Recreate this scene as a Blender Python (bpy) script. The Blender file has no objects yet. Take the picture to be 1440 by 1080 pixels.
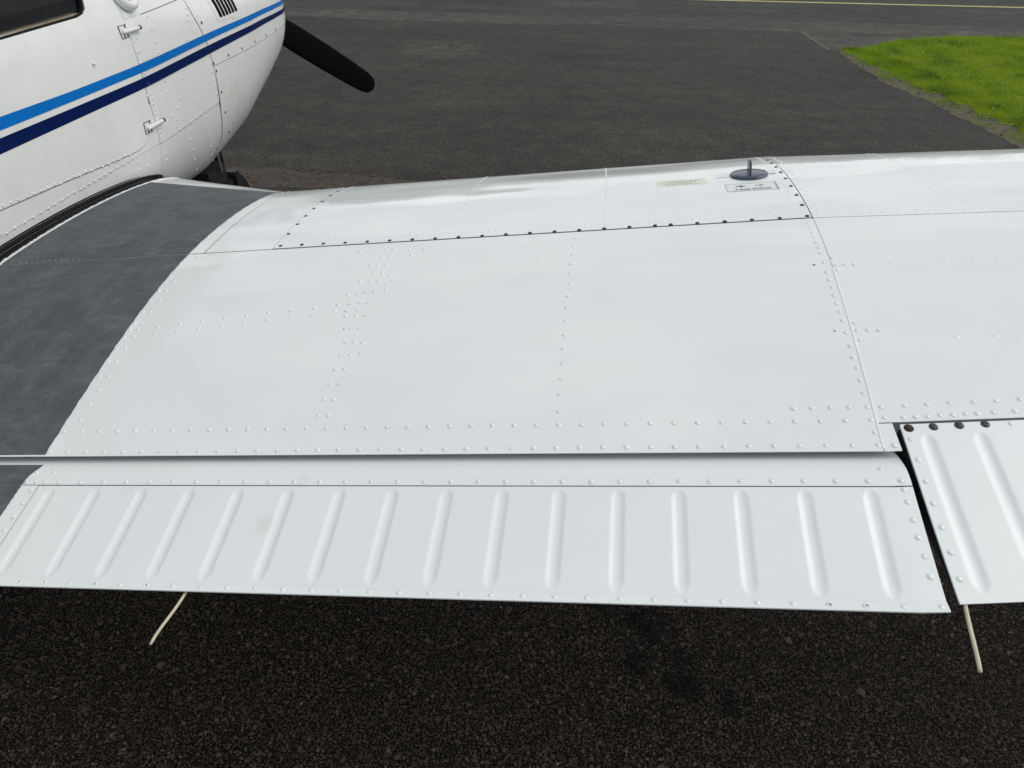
import bpy, math, random
import numpy as np
from mathutils import Vector, Matrix
from mathutils.geometry import delaunay_2d_cdt

random.seed(7); rng = np.random.default_rng(7)
SC = bpy.context.scene
COL = SC.collection

# ------------------------------------------------------------------ camera, sky, sun, exposure
ZG = 0.68                                    # height of the wing-root trailing edge above the ground
CAM_R = Vector((0.99291655, 0.11867143, 0.00581469))
CAM_U = Vector((-0.07568099, 0.59397474, 0.80091598))
CAM_F = Vector((-0.09159207, 0.79568279, -0.59874852))
CAM_P = Vector((2.19755, -0.63499, 1.14547 + ZG))
cam_data = bpy.data.cameras.new('camera')
cam = bpy.data.objects.new('camera', cam_data); COL.objects.link(cam)
m = Matrix((CAM_R, CAM_U, -CAM_F)).transposed().to_4x4(); m.translation = CAM_P
cam.matrix_world = m
cam_data.sensor_width = 36.0; cam_data.lens = 36.0*974.99/1440.0
cam_data.clip_start = 0.05; cam_data.clip_end = 4000
SC.camera = cam

SUN_EL, SUN_AZ = math.radians(48), math.radians(80)       # ahead of the wing and to the right
world = bpy.data.worlds.new('World'); SC.world = world; world.use_nodes = True
wn, wl = world.node_tree.nodes, world.node_tree.links
bg = wn['Background']; bg.inputs['Strength'].default_value = 0.10
sky = wn.new('ShaderNodeTexSky'); sky.sky_type = 'NISHITA'; sky.sun_disc = False
sky.sun_elevation = SUN_EL; sky.sun_rotation = SUN_AZ; sky.air_density = 1.0; sky.dust_density = 2.0
tc = wn.new('ShaderNodeTexCoord')
mp = wn.new('ShaderNodeMapping'); mp.inputs['Scale'].default_value = (1.0, 1.0, 3.6)
nz = wn.new('ShaderNodeTexNoise'); nz.inputs['Scale'].default_value = 2.2; nz.inputs['Detail'].default_value = 7; nz.inputs['Roughness'].default_value = 0.55
rp = wn.new('ShaderNodeValToRGB'); rp.color_ramp.elements[0].position = 0.30; rp.color_ramp.elements[1].position = 0.52
nz2 = wn.new('ShaderNodeTexNoise'); nz2.inputs['Scale'].default_value = 3.7; nz2.inputs['Detail'].default_value = 6
cr = wn.new('ShaderNodeValToRGB')
cr.color_ramp.elements[0].position = 0.33; cr.color_ramp.elements[0].color = (0.42, 0.46, 0.51, 1)
cr.color_ramp.elements[1].position = 0.66; cr.color_ramp.elements[1].color = (1.0, 1.0, 0.98, 1)
cm = wn.new('ShaderNodeVectorMath'); cm.operation = 'SCALE'
sx_ = wn.new('ShaderNodeSeparateXYZ'); wl.new(tc.outputs['Generated'], sx_.inputs[0])
mr = wn.new('ShaderNodeMapRange'); mr.interpolation_type = 'SMOOTHSTEP'
mr.inputs['From Min'].default_value = 0.05; mr.inputs['From Max'].default_value = 0.75; mr.inputs['To Min'].default_value = 10.5; mr.inputs['To Max'].default_value = 6.6
wl.new(sx_.outputs['Z'], mr.inputs['Value']); wl.new(mr.outputs['Result'], cm.inputs['Scale'])
mx = wn.new('ShaderNodeMix'); mx.data_type = 'RGBA'
wl.new(tc.outputs['Generated'], mp.inputs['Vector'])
wl.new(mp.outputs[0], nz.inputs['Vector']); wl.new(mp.outputs[0], nz2.inputs['Vector'])
wl.new(nz.outputs['Fac'], rp.inputs['Fac']); wl.new(nz2.outputs['Fac'], cr.inputs['Fac'])
wl.new(cr.outputs['Color'], cm.inputs[0])
wl.new(rp.outputs['Color'], mx.inputs['Factor'])
wl.new(sky.outputs['Color'], mx.inputs[6]); wl.new(cm.outputs[0], mx.inputs[7])
wl.new(mx.outputs[2], bg.inputs['Color'])

sun_d = bpy.data.lights.new('sun', 'SUN'); sun_d.energy = 1.15; sun_d.angle = math.radians(42); sun_d.color = (1.0, 0.95, 0.88)
sun = bpy.data.objects.new('sun', sun_d); COL.objects.link(sun)
sdir = Vector((math.sin(SUN_AZ)*math.cos(SUN_EL), math.cos(SUN_AZ)*math.cos(SUN_EL), math.sin(SUN_EL)))
sun.rotation_euler = sdir.to_track_quat('Z', 'Y').to_euler()
sun.location = (6, 8, 12)

SC.view_settings.view_transform = 'Standard'; SC.view_settings.look = 'None'
SC.view_settings.exposure = 0.40; SC.view_settings.gamma = 1.0; SC.view_settings.use_curve_mapping = False
SC.render.engine = 'CYCLES'

# ------------------------------------------------------------------ materials
def new_mat(name):
    mt = bpy.data.materials.new(name); mt.use_nodes = True
    return mt, mt.node_tree.nodes, mt.node_tree.links, mt.node_tree.nodes['Principled BSDF']
def noise(n, l, vec, scale, detail=4, rough=0.55):
    t = n.new('ShaderNodeTexNoise'); t.inputs['Scale'].default_value = scale
    t.inputs['Detail'].default_value = detail; t.inputs['Roughness'].default_value = rough
    l.new(vec, t.inputs['Vector']); return t.outputs['Fac']
def ramp(n, l, fac, stops):
    r = n.new('ShaderNodeValToRGB'); e = r.color_ramp.elements
    while len(e) < len(stops): e.new(0.5)
    for i, (p, c) in enumerate(stops):
        e[i].position = p; e[i].color = (c[0], c[1], c[2], 1) if isinstance(c, tuple) else (c, c, c, 1)
    l.new(fac, r.inputs['Fac']); return r.outputs['Color']
def mixc(n, l, fac, a, b, mode='MIX'):
    x = n.new('ShaderNodeMix'); x.data_type = 'RGBA'; x.blend_type = mode
    for sock, v in ((x.inputs['Factor'], fac), (x.inputs[6], a), (x.inputs[7], b)):
        if isinstance(v, (int, float)): sock.default_value = v
        elif isinstance(v, tuple): sock.default_value = (v[0], v[1], v[2], 1)
        else: l.new(v, sock)
    return x.outputs[2]
def bump(n, l, height, strength, dist, normal=None):
    b = n.new('ShaderNodeBump'); b.inputs['Strength'].default_value = strength; b.inputs['Distance'].default_value = dist
    l.new(height, b.inputs['Height'])
    if normal is not None: l.new(normal, b.inputs['Normal'])
    return b.outputs['Normal']
def coords(n, l, scale=None):
    g = n.new('ShaderNodeNewGeometry')
    if scale is None: return g.outputs['Position']
    mpn = n.new('ShaderNodeMapping'); mpn.inputs['Scale'].default_value = scale
    l.new(g.outputs['Position'], mpn.inputs['Vector']); return mpn.outputs['Vector']

def paint(name, base, rough, wave, grime=0.10, grime_col=(0.42, 0.40, 0.33), stains=(), coat=0.0):
    mt, n, l, p = new_mat(name)
    v = coords(n, l)
    big = noise(n, l, v, 2.3, 3); mid = noise(n, l, v, 9.0, 6, 0.65); fine = noise(n, l, v, 160.0, 3)
    c = mixc(n, l, ramp(n, l, mid, [(0.35, 0.0), (0.85, grime)]), base, grime_col)
    c = mixc(n, l, ramp(n, l, big, [(0.30, 0.0), (0.75, 0.5)]), c, (base[0]*0.93, base[1]*0.945, base[2]*0.96))
    if grime > 0.1:                                              # rain streaks and hand marks run down the sides
        stk = noise(n, l, coords(n, l, (1, 26, 2.2)), 1.6, 5, 0.6)
        c = mixc(n, l, ramp(n, l, stk, [(0.50, 0.0), (0.80, 0.10)]), c, grime_col)
        blot = noise(n, l, v, 6.5, 5, 0.6)
        c = mixc(n, l, ramp(n, l, blot, [(0.50, 0.0), (0.76, 0.24)]), c, (0.50, 0.49, 0.44))
    spk = noise(n, l, v, 210.0, 2)
    c = mixc(n, l, ramp(n, l, spk, [(0.76, 0.0), (0.80, 0.35)]), c, (0.25, 0.23, 0.20))
    for (cx, cy, cz, rad, amt) in stains:
        d = n.new('ShaderNodeVectorMath'); d.operation = 'DISTANCE'; d.inputs[1].default_value = (cx, cy, cz); l.new(v, d.inputs[0])
        a = n.new('ShaderNodeMath'); a.operation = 'ADD'; l.new(d.outputs['Value'], a.inputs[0])
        s2 = n.new('ShaderNodeMath'); s2.operation = 'MULTIPLY'; s2.inputs[1].default_value = rad*1.5
        l.new(noise(n, l, v, 26, 5, 0.7), s2.inputs[0]); l.new(s2.outputs[0], a.inputs[1])
        c = mixc(n, l, ramp(n, l, a.outputs[0], [(rad*0.9, amt), (rad*1.35, 0.0)]), c, (0.46, 0.43, 0.34))
    l.new(c, p.inputs['Base Color'])
    rr = ramp(n, l, big, [(0.3, rough), (0.8, rough+0.05)]); l.new(rr, p.inputs['Roughness'])
    p.inputs['Coat Weight'].default_value = coat; p.inputs['Coat Roughness'].default_value = 0.08
    n1 = bump(n, l, noise(n, l, coords(n, l, (0.55, 1.7, 1.0)), 3.2, 1, 0.3), 1.0, wave)
    n2 = bump(n, l, fine, 0.06, 0.0004, n1)
    l.new(n2, p.inputs['Normal'])
    return mt
M = {}
M['wing_white'] = paint('wing_white_paint', (0.755, 0.790, 0.787), 0.085, 0.016, 0.07)
M['flap_white'] = paint('flap_white_paint', (0.752, 0.786, 0.788), 0.34, 0.004, 0.08,
                        stains=((1.725, 0.21, ZG+0.255, 0.035, 0.30), (1.69, 0.125, ZG+0.23, 0.045, 0.22)))
M['body_white'] = paint('fuselage_white_paint', (0.75, 0.765, 0.76), 0.24, 0.003, 0.11,
                        stains=((1.13, 0.0, 0, 0.001, 0.0),))
def plain(name, col, rough, metal=0.0, bscale=None, bdist=0.001, var=0.25, vscale=30.0, coat=0.0, spec=0.5):
    mt, n, l, p = new_mat(name); v = coords(n, l)
    f = noise(n, l, v, vscale, 5, 0.6)
    c = mixc(n, l, ramp(n, l, f, [(0.3, 0.0), (0.75, 1.0)]), tuple(x*(1-var) for x in col), tuple(min(1, x*(1+var)) for x in col))
    l.new(c, p.inputs['Base Color']); p.inputs['Roughness'].default_value = rough; p.inputs['Metallic'].default_value = metal
    p.inputs['Coat Weight'].default_value = coat; p.inputs['Specular IOR Level'].default_value = spec
    if bscale: l.new(bump(n, l, noise(n, l, v, bscale, 4), 0.6, bdist), p.inputs['Normal'])
    return mt
M['primer_gap_shade'] = plain('dark_primer_gap_shade', (0.03, 0.03, 0.03), 0.8)
M['sealant'] = plain('white_sealant', (0.80, 0.81, 0.81), 0.4, bscale=300, bdist=0.0006, var=0.05)
M['screw'] = plain('weathered_screw', (0.06, 0.06, 0.065), 0.42, 0.6, 400, 0.0004, 0.5, 300)
M['rust'] = plain('rusty_screw', (0.045, 0.020, 0.014), 0.85, 0.1, 500, 0.001, 0.5, 400)
M['blue'] = plain('sky_blue_stripe', (0.0, 0.145, 0.50), 0.35, var=0.05, spec=0.25)
M['navy'] = plain('navy_stripe', (0.0, 0.009, 0.075), 0.35, var=0.05, spec=0.2)
M['rubber'] = plain('black_rubber', (0.010, 0.010, 0.010), 0.85, spec=0.2, bscale=200, bdist=0.001)
M['black'] = plain('satin_black', (0.012, 0.012, 0.013), 0.45)
M['blade'] = plain('matt_black_blade', (0.004, 0.004, 0.004), 0.9, spec=0.1)
M['tan'] = plain('tan_trim', (0.33, 0.28, 0.20), 0.6)
M['steel'] = plain('bare_steel', (0.42, 0.42, 0.41), 0.35, 0.9)
M['capblue'] = plain('fuel_cap_blue', (0.018, 0.034, 0.075), 0.28, 0.0, var=0.3, vscale=60, coat=0.4)
M['capred'] = plain('fuel_cap_red_mark', (0.35, 0.03, 0.02), 0.4)
M['wick'] = plain('cream_wick', (0.55, 0.50, 0.38), 0.6, var=0.12, vscale=80)
M['label_white'] = plain('label_white', (0.70, 0.71, 0.71), 0.4, var=0.03)
M['label_cream'] = plain('label_cream', (0.69, 0.70, 0.60), 0.4, var=0.03)
M['print_dark'] = plain('print_dark', (0.05, 0.06, 0.075), 0.5, var=0.05)
M['print_grey'] = plain('print_grey', (0.30, 0.31, 0.31), 0.5, var=0.05)
M['print_green'] = plain('print_green', (0.40, 0.43, 0.30), 0.5, var=0.05)

def glass():
    mt, n, l, p = new_mat('window_glass')
    p.inputs['Base Color'].default_value = (0.45, 0.47, 0.46, 1); p.inputs['Roughness'].default_value = 0.02; p.inputs['Specular IOR Level'].default_value = 0.25
    p.inputs['Transmission Weight'].default_value = 1.0; p.inputs['IOR'].default_value = 1.18
    return mt
M['glass'] = glass()

def walkway():
    mt, n, l, p = new_mat('walkway_grit')
    v = coords(n, l)
    a = noise(n, l, coords(n, l, (13, 7, 5)), 1.0, 9, 0.75)
    mpr = n.new('ShaderNodeMapping'); mpr.inputs['Rotation'].default_value = (0, 0, 0.6); mpr.inputs['Scale'].default_value = (12.0, 38.0, 8.0); l.new(v, mpr.inputs['Vector'])
    st_ = noise(n, l, mpr.outputs['Vector'], 1.0, 8, 0.72)
    fine = noise(n, l, v, 380, 3, 0.7); g2 = noise(n, l, v, 90, 5, 0.7)
    c = ramp(n, l, a, [(0.30, (0.048, 0.055, 0.060)), (0.50, (0.077, 0.086, 0.094)), (0.70, (0.120, 0.130, 0.139))])
    c = mixc(n, l, ramp(n, l, st_, [(0.50, 0.0), (0.68, 0.55)]), c, (0.16, 0.17, 0.18))
    c = mixc(n, l, ramp(n, l, g2, [(0.30, 0.85), (0.42, 0.0)]), c, (0.040, 0.047, 0.055))
    c = mixc(n, l, ramp(n, l, fine, [(0.35, 0.45), (0.6, 0.0)]), c, (0.05, 0.058, 0.068))
    l.new(c, p.inputs['Base Color']); p.inputs['Roughness'].default_value = 0.72
    h = mixc(n, l, 0.45, fine, g2)
    l.new(bump(n, l, h, 0.55, 0.0018), p.inputs['Normal'])
    return mt
M['walkway'] = walkway()

def asphalt(name, dark, mid, light, grit=1.0, patch=0.6, oil=None):
    mt, n, l, p = new_mat(name); v = coords(n, l)
    vo = n.new('ShaderNodeTexVoronoi'); vo.inputs['Scale'].default_value = 115; l.new(v, vo.inputs['Vector'])
    vo2 = n.new('ShaderNodeTexVoronoi'); vo2.inputs['Scale'].default_value = 48; l.new(v, vo2.inputs['Vector'])
    sep = n.new('ShaderNodeSeparateColor'); l.new(vo.outputs['Color'], sep.inputs[0])
    sep2 = n.new('ShaderNodeSeparateColor'); l.new(vo2.outputs['Color'], sep2.inputs[0])
    c = ramp(n, l, sep.outputs[0], [(0.0, dark), (0.55, mid), (0.93, light), (1.0, tuple(min(1, x*1.9) for x in light))])
    c2 = ramp(n, l, sep2.outputs[1], [(0.0, dark), (0.5, mid), (1.0, light)])
    c = mixc(n, l, 0.45, c, c2)
    b1 = noise(n, l, v, 0.45, 7, 0.62); b2 = noise(n, l, v, 5.0, 6, 0.65); b3 = noise(n, l, coords(n, l, (0.35, 1.6, 1)), 1.3, 5, 0.6)
    gr = noise(n, l, v, 42.0, 4, 0.75); gr2 = noise(n, l, v, 14.0, 5, 0.7)
    c = mixc(n, l, ramp(n, l, gr, [(0.38, 0.95), (0.52, 0.0)]), c, tuple(x*0.35 for x in mid))
    c = mixc(n, l, ramp(n, l, gr, [(0.53, 0.0), (0.68, 0.95)]), c, tuple(x*2.1 for x in mid))
    c = mixc(n, l, ramp(n, l, gr2, [(0.40, 0.35), (0.6, 0.0)]), c, tuple(x*0.6 for x in mid))
    c = mixc(n, l, patch, c, ramp(n, l, b1, [(0.34, (0.50, 0.49, 0.48)), (0.47, (0.92, 0.92, 0.92)), (0.55, (1.05, 1.04, 1.03)), (0.68, (1.75, 1.72, 1.66))]), 'MULTIPLY')
    c = mixc(n, l, patch, c, ramp(n, l, b2, [(0.36, (0.62, 0.62, 0.62)), (0.50, (1.0, 1.0, 1.0)), (0.66, (1.55, 1.53, 1.48))]), 'MULTIPLY')
    c = mixc(n, l, patch, c, ramp(n, l, b3, [(0.36, (0.70, 0.70, 0.70)), (0.50, (1.0, 1.0, 1.0)), (0.66, (1.45, 1.43, 1.38))]), 'MULTIPLY')
    p.inputs['Roughness'].default_value = 0.9; p.inputs['Specular IOR Level'].default_value = 0.3
    if oil:
        tot = None
        for (ox, oy, rad) in oil:
            d = n.new('ShaderNodeVectorMath'); d.operation = 'DISTANCE'; d.inputs[1].default_value = (ox, oy, 0); l.new(v, d.inputs[0])
            a = n.new('ShaderNodeMath'); a.operation = 'MULTIPLY_ADD'; a.inputs[1].default_value = rad*6.0
            l.new(noise(n, l, v, 19, 8, 0.75), a.inputs[0]); l.new(d.outputs['Value'], a.inputs[2])
            r = ramp(n, l, a.outputs[0], [(rad*3.1, 1.0), (rad*4.1, 0.0)])
            tot = r if tot is None else mixc(n, l, 1.0, tot, r, 'LIGHTEN')
        c = mixc(n, l, tot, c, tuple(x*0.18 for x in dark))
        l.new(ramp(n, l, tot, [(0.0, 0.82), (1.0, 0.45)]), p.inputs['Roughness'])
    l.new(c, p.inputs['Base Color'])
    h = mixc(n, l, 0.5, vo.outputs['Distance'], vo2.outputs['Distance'])
    inv = n.new('ShaderNodeMath'); inv.operation = 'SUBTRACT'; inv.inputs[0].default_value = 1.0; l.new(h, inv.inputs[1])
    l.new(bump(n, l, inv.outputs[0], 0.8*grit, 0.006), p.inputs['Normal'])
    return mt
OIL = ((2.46, 0.63, 0.085), (2.56, 0.48, 0.075), (2.33, 0.70, 0.06), (2.42, 0.52, 0.05), (2.68, 0.42, 0.04))
M['apron'] = asphalt('apron_asphalt', (0.017, 0.0150, 0.0122), (0.033, 0.0296, 0.0245), (0.063, 0.057, 0.048), oil=OIL)
M['taxiway'] = asphalt('taxiway_asphalt', (0.027, 0.029, 0.0255), (0.040, 0.0425, 0.0375), (0.062, 0.063, 0.056), 0.6)
M['shoulder'] = asphalt('shoulder_asphalt', (0.038, 0.036, 0.032), (0.060, 0.057, 0.050), (0.095, 0.088, 0.078), 0.7)
M['patch'] = asphalt('repair_asphalt', (0.024, 0.022, 0.019), (0.048, 0.044, 0.038), (0.09, 0.083, 0.072), 1.2)
def stones():
    mt, n, l, p = new_mat('asphalt_chippings'); v = coords(n, l)
    at = n.new('ShaderNodeAttribute'); at.attribute_name = 'tone'
    c = ramp(n, l, at.outputs['Fac'], [(0.0, (0.020, 0.0145, 0.0095)), (0.40, (0.055, 0.041, 0.0285)), (0.80, (0.098, 0.074, 0.053)), (0.985, (0.165, 0.130, 0.096)), (1.0, (0.24, 0.215, 0.18))])
    c = mixc(n, l, ramp(n, l, noise(n, l, v, 3.0, 5, 0.6), [(0.42, 0.0), (0.66, 0.5)]), c, (0.062, 0.048, 0.036))
    c = mixc(n, l, ramp(n, l, noise(n, l, v, 500, 3), [(0.3, 0.35), (0.7, 0.0)]), c, (0.02, 0.018, 0.015))
    tot = None
    for (ox, oy, rad) in OIL:
        d = n.new('ShaderNodeVectorMath'); d.operation = 'DISTANCE'; d.inputs[1].default_value = (ox, oy, 0); l.new(v, d.inputs[0])
        a = n.new('ShaderNodeMath'); a.operation = 'MULTIPLY_ADD'; a.inputs[1].default_value = rad*6.0
        l.new(noise(n, l, v, 19, 8, 0.75), a.inputs[0]); l.new(d.outputs['Value'], a.inputs[2])
        r = ramp(n, l, a.outputs[0], [(rad*3.1, 1.0), (rad*4.1, 0.0)]); tot = r if tot is None else mixc(n, l, 1.0, tot, r, 'LIGHTEN')
    c = mixc(n, l, tot, c, (0.006, 0.006, 0.006)); l.new(c, p.inputs['Base Color']); p.inputs['Roughness'].default_value = 0.75; p.inputs['Specular IOR Level'].default_value = 0.3
    return mt
M['chip'] = stones()
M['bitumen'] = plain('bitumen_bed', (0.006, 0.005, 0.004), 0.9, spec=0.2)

def mottled(name, stops, scale, rough=0.9, bscale=60, bdist=0.01):
    mt, n, l, p = new_mat(name); v = coords(n, l)
    f = noise(n, l, v, scale, 8, 0.7)
    l.new(ramp(n, l, f, stops), p.inputs['Base Color']); p.inputs['Roughness'].default_value = rough
    l.new(bump(n, l, noise(n, l, v, bscale, 6, 0.7), 0.8, bdist), p.inputs['Normal'])
    return mt
M['turf'] = mottled('turf', [(0.3, (0.09, 0.145, 0.004)), (0.5, (0.14, 0.22, 0.005)), (0.7, (0.20, 0.28, 0.008))], 9)
M['field'] = mottled('field_grass', [(0.3, (0.05, 0.07, 0.02)), (0.5, (0.07, 0.095, 0.03)), (0.7, (0.10, 0.12, 0.04))], 0.6)
M['soil'] = mottled('bare_soil', [(0.3, (0.035, 0.035, 0.014)), (0.43, (0.062, 0.064, 0.026)), (0.56, (0.090, 0.080, 0.046)), (0.70, (0.15, 0.13, 0.09))], 14)
M['litter_soil'] = mottled('litter_soil', [(0.3, (0.030, 0.025, 0.020)), (0.55, (0.052, 0.042, 0.033)), (0.75, (0.085, 0.066, 0.050))], 18)
M['leaf'] = mottled('dead_leaf', [(0.3, (0.045, 0.030, 0.018)), (0.5, (0.09, 0.055, 0.034)), (0.68, (0.20, 0.13, 0.08))], 40)
M['yellow'] = plain('faded_yellow_paint', (0.42, 0.36, 0.15), 0.7, var=0.25, vscale=8)
M['oldline'] = plain('faded_joint_line', (0.17, 0.165, 0.15), 0.8, var=0.4, vscale=12)
def blade_mat():
    mt, n, l, p = new_mat('grass_blades'); v = coords(n, l)
    f = noise(n, l, v, 2.2, 5, 0.6); g = noise(n, l, v, 130, 2)
    c = ramp(n, l, f, [(0.34, (0.10, 0.165, 0.004)), (0.48, (0.20, 0.315, 0.006)), (0.66, (0.30, 0.40, 0.012))])
    c = mixc(n, l, ramp(n, l, g, [(0.62, 0.0), (0.75, 0.6)]), c, (0.25, 0.25, 0.06))
    l.new(c, p.inputs['Base Color']); p.inputs['Roughness'].default_value = 0.6
    p.inputs['Subsurface Weight'].default_value = 0.0
    tr = n.new('ShaderNodeBsdfTranslucent'); l.new(c, tr.inputs['Color'])
    ms = n.new('ShaderNodeMixShader'); ms.inputs[0].default_value = 0.4
    l.new(p.outputs[0], ms.inputs[1]); l.new(tr.outputs[0], ms.inputs[2]); l.new(ms.outputs[0], n['Material Output'].inputs['Surface'])
    return mt
M['grass'] = blade_mat()
M['petal'] = plain('white_petal', (0.75, 0.75, 0.68), 0.6)

# ------------------------------------------------------------------ mesh helpers
def link(name, me, parent=None, **props):
    o = bpy.data.objects.new(name, me); COL.objects.link(o)
    if parent is not None: o.parent = parent
    for k, v in props.items(): o[k] = v
    return o
def mesh(name, verts, faces, mats, parent=None, smooth=True, mat_idx=None, **props):
    me = bpy.data.meshes.new(name); me.from_pydata([tuple(v) for v in verts], [], [tuple(f) for f in faces])
    for mt in (mats if isinstance(mats, (list, tuple)) else [mats]): me.materials.append(mt)
    if mat_idx is not None: me.polygons.foreach_set('material_index', mat_idx)
    me.polygons.foreach_set('use_smooth', [bool(smooth)]*len(me.polygons))
    me.update(); return link(name, me, parent, **props)
def fast_mesh(name, V, F, mat, parent=None, smooth=False, **props):
    """V (n,3) floats, F (m,k) ints, all faces with k corners."""
    me = bpy.data.meshes.new(name); V = np.ascontiguousarray(V, np.float32); F = np.ascontiguousarray(F, np.int32); k = F.shape[1]
    me.vertices.add(len(V)); me.vertices.foreach_set('co', V.ravel())
    me.loops.add(F.size); me.loops.foreach_set('vertex_index', F.ravel())
    me.polygons.add(len(F)); me.polygons.foreach_set('loop_start', np.arange(0, F.size, k, dtype=np.int32))
    me.polygons.foreach_set('use_smooth', np.full(len(F), smooth))
    me.materials.append(mat); me.update(calc_edges=True); me.validate()
    return link(name, me, parent, **props)
def unit(a): return a/np.maximum(np.linalg.norm(a, axis=-1, keepdims=True), 1e-12)
def grid_normals(P): return unit(np.cross(np.gradient(P, axis=0), np.gradient(P, axis=1)))
def sheet_from_grid(name, P, mat, parent, thick=0.0015, under=False, flip=False, N=None, **props):
    """A thin sheet of metal: smooth top, separate rim, optional underside. P (nu,nv,3), normals point up."""
    nu, nv = P.shape[:2]
    if N is None: N = grid_normals(P)
    if flip: N = -N
    idx = np.arange(nu*nv).reshape(nu, nv)
    F = np.stack([idx[:-1, :-1], idx[1:, :-1], idx[1:, 1:], idx[:-1, 1:]], -1).reshape(-1, 4)
    if flip: F = F[:, ::-1]
    V = [P.reshape(-1, 3)]; faces = [F]
    ring = np.concatenate([idx[:-1, 0], idx[-1, :-1], idx[:0:-1, -1], idx[0, :0:-1]])
    top = P.reshape(-1, 3)[ring]; bot = top - N.reshape(-1, 3)[ring]*(thick.reshape(-1, 1)[ring] if isinstance(thick, np.ndarray) else thick)
    b0 = nu*nv; k = len(ring); V += [top, bot]; i = np.arange(k); j = (i+1) % k
    R = np.stack([b0+i, b0+k+i, b0+k+j, b0+j], -1)
    faces.append(R[:, ::-1] if flip else R)
    if under:
        c0 = b0+2*k; V.append((P - N*thick).reshape(-1, 3)); faces.append(F[:, ::-1]+c0)
    return fast_mesh(name, np.concatenate(V), np.concatenate(faces), mat, parent, True, **props)

def lathe(profile, axis_pt, axis, n=24):
    """profile: list of (r, h). Returns verts, faces round an axis."""
    ax = Vector(axis).normalized(); a = ax.orthogonal().normalized(); b = ax.cross(a)
    V, F = [], []
    for r, h in profile:
        for i in range(n):
            t = 2*math.pi*i/n
            V.append(Vector(axis_pt) + ax*h + (a*math.cos(t) + b*math.sin(t))*r)
    for k in range(len(profile)-1):
        for i in range(n):
            j = (i+1) % n; F.append((k*n+i, k*n+j, (k+1)*n+j, (k+1)*n+i))
    F.append(tuple(range(n-1, -1, -1))); F.append(tuple((len(profile)-1)*n+i for i in range(n)))
    return V, F
def tube(points, radii, n=10):
    V, F = [], []; pts = [Vector(p) for p in points]
    for k, p in enumerate(pts):
        d = (pts[min(k+1, len(pts)-1)] - pts[max(k-1, 0)]).normalized()
        a = d.cross(Vector((0.13, 0.21, 0.97))).normalized(); b = d.cross(a)
        for i in range(n):
            t = 2*math.pi*i/n; V.append(p + (a*math.cos(t)+b*math.sin(t))*radii[k])
    for k in range(len(pts)-1):
        for i in range(n):
            j = (i+1) % n; F.append((k*n+i, k*n+j, (k+1)*n+j, (k+1)*n+i))
    F.append(tuple(range(n-1, -1, -1))); F.append(tuple((len(pts)-1)*n+i for i in range(n)))
    return V, F
def box(c, sx, sy, sz, ax=None):
    """a box from centre, half sizes and optional axes (three vectors)"""
    ax = ax or (Vector((1, 0, 0)), Vector((0, 1, 0)), Vector((0, 0, 1))); c = Vector(c)
    V = [c + ax[0]*(sx*i) + ax[1]*(sy*j) + ax[2]*(sz*k) for i in (-1, 1) for j in (-1, 1) for k in (-1, 1)]
    return V, [(0, 1, 3, 2), (4, 6, 7, 5), (0, 4, 5, 1), (2, 3, 7, 6), (0, 2, 6, 4), (1, 5, 7, 3)]
def join(parts):
    V, F = [], []
    for v, f in parts:
        o = len(V); V += list(v); F += [tuple(i+o for i in q) for q in f]
    return V, F

# ------------------------------------------------------------------ wing shape
UP = np.array([0, 0, .313, 1.208, .542, 1.48, 1.016, 1.9, 2.231, 2.68, 4.697, 3.863, 7.184, 4.794, 9.682, 5.578, 14.697, 6.842, 19.726, 7.809, 24.764, 8.55, 29.807, 9.093, 34.854, 9.455, 39.903, 9.639, 44.953, 9.617, 50, 9.374, 55.043, 8.91, 60.079, 8.26, 65.106, 7.462, 70.124, 6.542, 75.131, 5.532, 80.126, 4.447, 85.109, 3.320, 90.08, 2.175, 95.04, 1.058, 100, 0]).reshape(-1, 2)/100
LO = np.array([0, 0, .687, -1.008, 1.5, -1.2, 2.769, -1.676, 5.303, -2.279, 7.816, -2.692, 10.318, -3.062, 15.303, -3.578, 20.274, -3.937, 25.236, -4.186, 30.193, -4.317, 35.146, -4.335, 40.097, -4.247, 45.047, -3.993, 50, -3.598, 54.957, -3.066, 59.921, -2.436, 64.894, -1.75, 69.876, -1.038, 74.869, -.356, 79.874, .1, 84.891, .25, 89.92, .25, 94.96, .12, 100, -.25]).reshape(-1, 2)/100
CH, INC, DIH = 1.6, math.radians(2.0), math.radians(7.0)
def smooth_interp(x, xs, ys):
    """C1 (monotone-ish Hermite) interpolation, so that the skin has no creases"""
    d = np.gradient(ys, xs); i = np.clip(np.searchsorted(xs, x)-1, 0, len(xs)-2); h = xs[i+1]-xs[i]; t = (x-xs[i])/h
    return (2*t**3-3*t**2+1)*ys[i]+(t**3-2*t**2+t)*h*d[i]+(-2*t**3+3*t**2)*ys[i+1]+(t**3-t**2)*h*d[i+1]
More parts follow.
